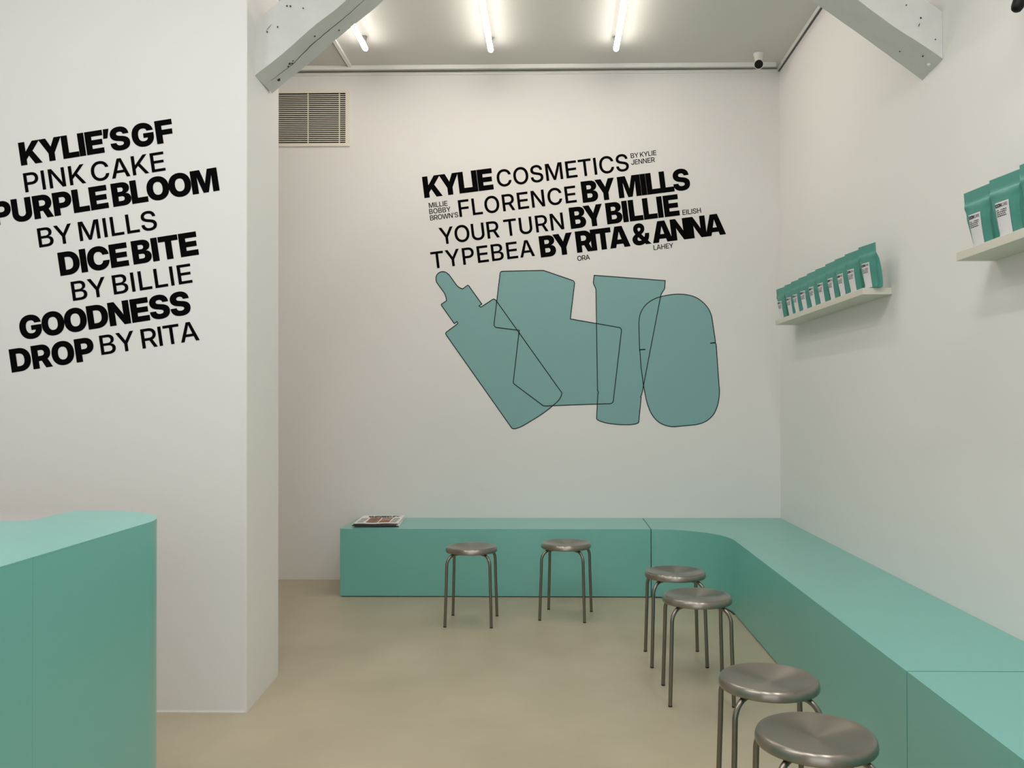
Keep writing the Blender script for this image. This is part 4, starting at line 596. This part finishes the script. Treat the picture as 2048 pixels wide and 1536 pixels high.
# ------------------------------------------------------------------ stools
def make_stool():
    t = empty('stool')
    H, R = 0.4425, 0.151
    bm = bmesh.new()
    prof = [(0, H-0.0140), (0.015, H-0.0138), (0.04, H-0.0125), (0.07, H-0.0096), (0.10, H-0.0056), (0.118, H-0.0028), (0.129, H-0.0010), (0.1365, H-0.0002), (0.1410, H-0.0006), (0.1448, H-0.0028), (0.1475, H-0.0065), (0.1495, H-0.0115), (0.1506, H-0.0175), (R, H-0.0225), (0.1503, H-0.0270), (0.1487, H-0.0297), (0.1460, H-0.0305), (0.143, H-0.029), (0.140, H-0.0245), (0.12, H-0.0225), (0.05, H-0.0255), (0, H-0.026)]
    lathe(bm, prof, 72)
    obj('seat', bm, M['steel_seat'], t, smooth=True)
    for k in range(4):
        a = math.radians(90*k); ca, sa = math.cos(a), math.sin(a)
        bm = bmesh.new()
        path = [(0.055, H-0.0355), (0.09, H-0.0355), (0.118, H-0.0365)]
        ro, zc = 0.058, H-0.0365-0.058
        for j in range(1, 13):
            q = math.radians(90*j/12); path.append((0.118 + ro*math.sin(q), zc + ro*math.cos(q)))
        path += [(0.1785, 0.26), (0.1835, 0.14), (0.189, 0.005)]
        tube(bm, [(r*ca, r*sa, z) for r, z in path], 0.0085, 16)
        lg = obj('leg', bm, M['steel_leg'], t, smooth=False, auto=0.9)
        bm = bmesh.new(); tube(bm, [(0.1889*ca, 0.1889*sa, 0.0055), (0.189*ca, 0.189*sa, 0.0)], 0.0088, 16)
        obj('rubber_foot', bm, M['rubber'], lg, auto=0.9)
    return t
stool = make_stool()
SP = [(-0.487, 4.921, 42, 'steel stool nearest the newspapers, in front of the back bench'),
      (0.069, 5.055, 34, 'steel stool in front of the back bench, below the tall tube-shaped teal silhouette'),
      (0.603, 4.207, 45.5, 'steel stool before the rounded bench corner, partly hidden behind another stool'),
      (0.623, 3.684, 44, 'steel stool third nearest the camera, overlapping the one by the bench corner'),
      (0.655, 2.584, 43, 'steel stool second nearest the camera, at the lower right'),
      (0.664, 2.152, 43, 'nearest steel stool, seat largest, legs cut off by the bottom frame edge')]
for i, (x, y, a, lab) in enumerate(SP):
    s = stool if i == 0 else copy_tree(stool)
    s.location = (x, y, 0); s.rotation_euler = (0, 0, math.radians(a))
    tag(s, lab, 'stool', 'brushed steel stools')

# ------------------------------------------------------------------ shelves
def shelf(y0, y1, label):
    t = tag(empty('wall_shelf', (XR, (y0+y1)/2, 1.82)), label, 'shelf', 'cream wall shelves')
    h = (y1-y0)/2
    boxobj('board', (-0.141, -0.0005, -h, h, -0.016, 0.0155), M['shelf'], t, bevel=0.0015)
shelf(4.071, 5.667, 'cream wall shelf holding ten pouches near the back corner')
shelf(1.53, 3.127, 'cream wall shelf holding pouches at the right frame edge')
SZ = 1.8356

# ------------------------------------------------------------------ coffee pouches
ZP = [0, .004, .02, .05, .08, .11, .135, .150, .160, .164, .168, .190, .21]
FR = [-.036, -.039, -.042, -.047, -.0515, -.0550, -.0565, -.0575, -.0560, -.0545, -.0530, -.0545, -.0555]
BK = [-.006, -.004, -.004, -.008, -.014, -.022, -.031, -.040, -.047, -.0500, -.0508, -.0530, -.0545]
HWD = [.0530, .0545, .056, .0585, .0615, .0650, .069, .071, .0725, .0735, .0730, .0738, .0745]
def interp(tab, z):
    for i in range(len(ZP)-1):
        if ZP[i] <= z <= ZP[i+1]:
            q = (z-ZP[i])/(ZP[i+1]-ZP[i]); return tab[i]+(tab[i+1]-tab[i])*q
    return tab[-1]
def front_y(x, z):
    hw = interp(HWD, z); f, b = interp(FR, z), interp(BK, z)
    u = min(1, abs(x)/hw)
    amp = max(0, min(1, (0.168-z)/0.03)) * max(0, min(1, z/0.02))
    y = f + amp*(0.004 + 0.009*max(0, 1 - z/0.15))*u**3
    # slack creases running in from the side edges under the seal
    y += 0.0018*amp*math.sin(90*z + 40*abs(x)*(1 if x > 0 else .7)) * u**2 * max(0, min(1, (z-0.075)/0.05))
    return min(y, b - 0.0004)
def make_pouch():
    t = empty('coffee_pouch')
    bm = bmesh.new(); rings = []; K = 16
    zz = [0, .004, .012, .02, .035, .05, .065, .08, .09, .10, .11, .12, .128, .135, .142, .150, .155, .160, .164, .168, .178, .190, .200, .21]
    for z in zz:
        hw = interp(HWD, z); b = interp(BK, z)
        xs = [hw*math.sin(math.pi/2*(-1+2*k/K)) for k in range(K+1)]
        ring = [(x, front_y(x, z), z) for x in xs]
        fe = front_y(hw, z); dep = b - fe
        gus = min(0.006, dep*0.25)
        ring += [(hw - gus*.8, fe + dep*.35, z), (hw - gus, fe + dep*.5, z), (hw - gus*.8, fe + dep*.7, z)]
        ring += [(x, b, z) for x in (hw*.97, hw*.6, 0, -hw*.6, -hw*.97)]
        ring += [(-hw + gus*.8, fe + dep*.7, z), (-hw + gus, fe + dep*.5, z), (-hw + gus*.8, fe + dep*.35, z)]
        rings.append([bm.verts.new(p) for p in ring])
    n = len(rings[0])
    for u, v2 in zip(rings, rings[1:]):
        for k in range(n): bm.faces.new((u[k], u[(k+1) % n], v2[(k+1) % n], v2[k]))
    bm.faces.new(list(reversed(rings[0]))); bm.faces.new(rings[-1])
    obj('pouch_body', bm, M['pouch'], t, auto=0.75)
    # label wraps the front
    bm = bmesh.new(); X0, X1, Z0, Z1 = -.0455, .0230, .004, .124
    cols = [X0+(X1-X0)*k/12 for k in range(13)]; rows = [Z0+(Z1-Z0)*k/30 for k in range(31)]
    lab_y = lambda x, z: front_y(x, z) - 0.0012
    gv = [[bm.verts.new((x, lab_y(x, z), z)) for x in cols] for z in rows]
    for a in range(30):
        for b in range(12): bm.faces.new((gv[a][b], gv[a][b+1], gv[a+1][b+1], gv[a+1][b]))
    lab = obj('paper_label', bm, M['label'], t, smooth=True)
    on = lambda x, y, h: (x, lab_y(x, y) - 0.0004 - h, y)
    bm = bmesh.new()
    text_mesh(bm, 'ICON', 'H', .031, .0118, lambda x, y, h: on(-.0428+x, .107+y, h), mi=0)
    text_mesh(bm, 'CAFE', 'L', .029, .0112, lambda x, y, h: on(-.0108+x, .107+y, h), mi=1)
    rr = random.Random(3)
    for k, zrow in enumerate((.0955, .0890, .0825, .0760)):   # four rows of tiny typewriter print
        x = -.041
        while x < .006:
            wd = rr.uniform(.003, .009)
            if not (k == 0 and -.034 < x < -.022):
                x1 = min(x+wd, .010)
                bm.faces.new([bm.verts.new(on(px, pz, 0.0002)) for px, pz in ((x, zrow), (x1, zrow), (x1, zrow+.0032), (x, zrow+.0032))])
            x += wd + rr.uniform(.0012, .003)
    me = bpy.data.meshes.new('label_print'); bm.to_mesh(me); bm.free()
    link('label_print', me, [M['ink'], M['ink_grey']], lab)
    return t
pouch = make_pouch()
def place_pouch(i, Ly, phi, label, group, dz=0.0):
    p = pouch if i == 0 else copy_tree(pouch)
    ph = math.radians(phi); ax = Vector((math.sin(ph), -math.cos(ph), 0)); ay = Vector((math.cos(ph), math.sin(ph), 0))
    top = Vector((1.503, Ly, 0))
    o = top - ax*(-.0745) - ay*(-.055)
    p.location = (o.x, o.y, SZ); p.rotation_euler = (0, 0, math.atan2(ax.y, ax.x))
    tag(p, label, 'pouch', group)
ORD = ['far left end pouch', 'second pouch from the far end', 'third pouch from the far end', 'fourth pouch from the far end', 'fifth pouch from the far end', 'sixth pouch from the far end', 'fourth pouch from the near end', 'third pouch from the near end', 'second pouch from the near end', 'nearest end pouch']
for i, (Ly, ph) in enumerate(zip((5.69, 5.49, 5.34, 5.18, 5.005, 4.845, 4.665, 4.51, 4.355, 4.160), (6, 9, 7, 8, 6, 8, 5, 7, 8, 11))):
    place_pouch(i, Ly, ph, 'teal foil coffee pouch, %s on the shelf near the corner' % ORD[i], 'pouches on the far shelf')
ORD2 = ['farthest pouch on the shelf at the right frame edge', 'middle one on the shelf at the right frame edge', 'pouch cut off by the right frame edge']
for i, (Ly, ph) in enumerate(((3.094, 7), (2.914, 9), (2.726, 8))):
    place_pouch(1+i, Ly, ph, 'teal foil coffee pouch, ' + ORD2[i], 'pouches on the near shelf')

# ------------------------------------------------------------------ newspapers on the back bench
def newspaper(z0, th, dx, dy, rot, label, cover):
    t = tag(empty('newspaper', (-1.214+dx, 5.815+dy, z0), math.radians(rot)), label, 'newspaper', 'newspapers stacked on the back bench')
    W_, D_ = 0.148, 0.205
    bm = bmesh.new()
    # folded bundle with a rounded spine at the front and a slight sag
    NX = 12; pr = [(-D_, .5), (-D_-.002, .25), (-D_, 0), (D_, 0), (D_, 1), (-D_+.003, 1)]
    rings = []
    for i in range(NX+1):
        x = -W_ + 2*W_*i/NX
        sag = 0.0015*math.sin(i*.9)
        rings.append([bm.verts.new((x, y, q*th + (sag if q == 1 and cover else 0))) for y, q in pr])
    for u, v2 in zip(rings, rings[1:]):
        for k in range(len(pr)):
            f = bm.faces.new((u[k], u[(k+1) % 6], v2[(k+1) % 6], v2[k]))
            f.material_index = 1 if k in (0, 1, 5) else 0
    f = bm.faces.new(rings[0]); f = bm.faces.new(list(reversed(rings[-1])))
    obj('pages', bm, [M['paper'], M['paper_dark']], t)
    return t
bz = BH + 0.0004
newspaper(bz, .0078, .004, .004, 4.5, 'lowest folded newspaper of the stack on the back bench', False)
newspaper(bz+.0080, .0078, -.003, .000, 2.0, 'middle folded newspaper of the stack on the back bench', False)
npz = newspaper(bz+.0160, .0080, 0, 0.002, 3.5, 'topmost newspaper with bold headline and small colour photos on the bench stack', True)
top = .0080 + .0018
bm = bmesh.new()
text_mesh(bm, 'GLAMBEAUTY', 'H', .225, .036, lambda x, y, h: (-.100+x, .125+y, top+h))
x = -.088
for wd in (.016, .013, .020, .008, .018, .015, .012, .021, .010, .017):   # second headline, not legible
    bm.faces.new([bm.verts.new((px, py, top+.0008)) for px, py in ((x, .088), (x+wd, .088), (x+wd-.003, .113), (x+.002, .113))]); x += wd + .003
me = bpy.data.meshes.new('headline'); bm.to_mesh(me); bm.free(); link('headline', me, M['ink'], npz)
for x0, x1, y0, y1, k in ((-.073, .002, -.038, .070, 'photo'), (.014, .082, -.038, .070, 'photo_pink'), (-.073, .002, -.155, -.050, 'photo_pink'), (.014, .082, -.155, -.050, 'photo')):
    boxobj('printed_photo', (x0, x1, y0, y1, top-.0006, top+.0006), M[k], npz)
for x0, x1 in ((-.132, -.085), (.092, .135)):
    bm = bmesh.new(); y = .060
    while y > -.165:
        box(bm, x0, x1 - random.uniform(0, .008), y-.005, y, top-.0004, top+.0005); y -= .0105
    obj('text_column', bm, M['text_grey'], npz)

# ------------------------------------------------------------------ wall lettering
def lettering(name, label, key, y, plane):
    ang, rows = TEXT[key]
    x0 = sum(r[3] for r in rows)/len(rows); z0 = min(r[4] for r in rows)
    t = tag(empty(name, (x0, y, z0)), label, 'lettering')
    ca, sa = math.cos(ang), math.sin(ang)
    for text, hv, line, ox, oz, width, cap in rows:
        bm = bmesh.new()
        text_mesh(bm, text, 'H' if hv else 'L', width, cap, lambda u, v2, h: (ox + ca*u - sa*v2 - x0, -h, oz + sa*u + ca*v2 - z0), lift=0.0004, thick=0.0006,
                  q=(0.91 if hv else 0.955) if key == 'back' else (1.0 if hv else 1.05))
        me = bpy.data.meshes.new('word'); bm.to_mesh(me); bm.free()
        o = link('word', me, M['black'], t)
        if hv: o['label'] = 'extra bold black word'
        elif cap < .06: o['label'] = 'tiny black words'
        else: o['label'] = 'light weight black word'
    return t
lettering('wall_lettering', 'four slanted lines of black lettering on the back wall above the teal shapes', 'back', YB, 'xz')
lettering('wall_lettering', 'eight slanted lines of black lettering on the front left partition wall', 'front', PF, 'xz')

# ------------------------------------------------------------------ teal silhouettes on the back wall
def silhouette(i, label):
    pts = SHAPES[i]
    cx0 = sum(p[0] for p in pts)/len(pts); cz0 = sum(p[1] for p in pts)/len(pts)
    t = tag(empty('silhouette_decal', (cx0, YB, cz0)), label, 'wall decal', 'teal silhouettes on the back wall')
    lp = [(x-cx0, z-cz0) for x, z in pts]
    v2, f2 = fill2d([lp])
    bm = bmesh.new(); lift = 0.0005 + 0.0003*i
    vv = [bm.verts.new((x, -lift, z)) for x, z in v2]
    for f in f2: bm.faces.new([vv[k] for k in f])
    fill = obj('fill', bm, M['mural'], t)
    bm = bmesh.new()
    def stroke(path, closed, w):
        n = len(path)
        for k in range(n if closed else n-1):
            a = Vector((*path[k], 0)); b = Vector((*path[(k+1) % n], 0)); d = (b-a)
            if d.length < 1e-6: continue
            d.normalize(); nn = Vector((-d.y, d.x, 0))*w; a = a-d*w*.7; b = b+d*w*.7
            q = [bm.verts.new((p.x, -0.0022 - 0.00001*(k % 2), p.y)) for p in (a+nn, b+nn, b-nn, a-nn)]
            bm.faces.new(q)
    stroke(lp, True, 0.0030)
    if i == 3:
        for tk in TICKS: stroke([(x-cx0, z-cz0) for x, z in tk], False, 0.0042)
    me = bpy.data.meshes.new('outline'); bm.to_mesh(me); bm.free()
    o = link('outline', me, M['outline'], t); o['label'] = 'thin black outline'
silhouette(0, 'teal dropper bottle silhouette, leftmost on the back wall')
silhouette(1, 'teal stepped box silhouette beside the dropper bottle shape')
silhouette(2, 'teal tube silhouette flaring at its top')
silhouette(3, 'teal rounded capsule silhouette, rightmost on the back wall')

# ------------------------------------------------------------------ black spotlight on the right wall
t = tag(empty('spotlight', (XR, 2.835, 2.668)), 'black rounded spotlight head on the right wall at the top right corner', 'spotlight')
bm = bmesh.new(); lathe(bm, [(0, -.078), (.010, -.077), (.016, -.072), (.0195, -.062), (.0205, -.045), (.0205, .055), (.018, .066), (.010, .072), (0, .073)], 32)
bmesh.ops.rotate(bm, verts=bm.verts, matrix=Matrix.Rotation(math.radians(21), 3, 'Y'))
bmesh.ops.translate(bm, verts=bm.verts, vec=(-.0510, 0, 0))
obj('lamp_head', bm, M['black_plastic'], t, smooth=True)
bm = bmesh.new(); tube(bm, [(-.040, 0, .035), (-.015, 0, .045), (-.0005, 0, .045)], .008, 12); obj('arm', bm, M['black_plastic'], t, smooth=True)
bm = bmesh.new(); lathe(bm, [(0, 0), (.022, 0), (.022, .005), (.018, .008), (0, .008)], 28)
bmesh.ops.rotate(bm, verts=bm.verts, matrix=Matrix.Rotation(math.radians(-90), 3, 'Y')); bmesh.ops.translate(bm, verts=bm.verts, vec=(-.0005, 0, .045))
obj('wall_plate', bm, M['black_plastic'], t, auto=0.6)
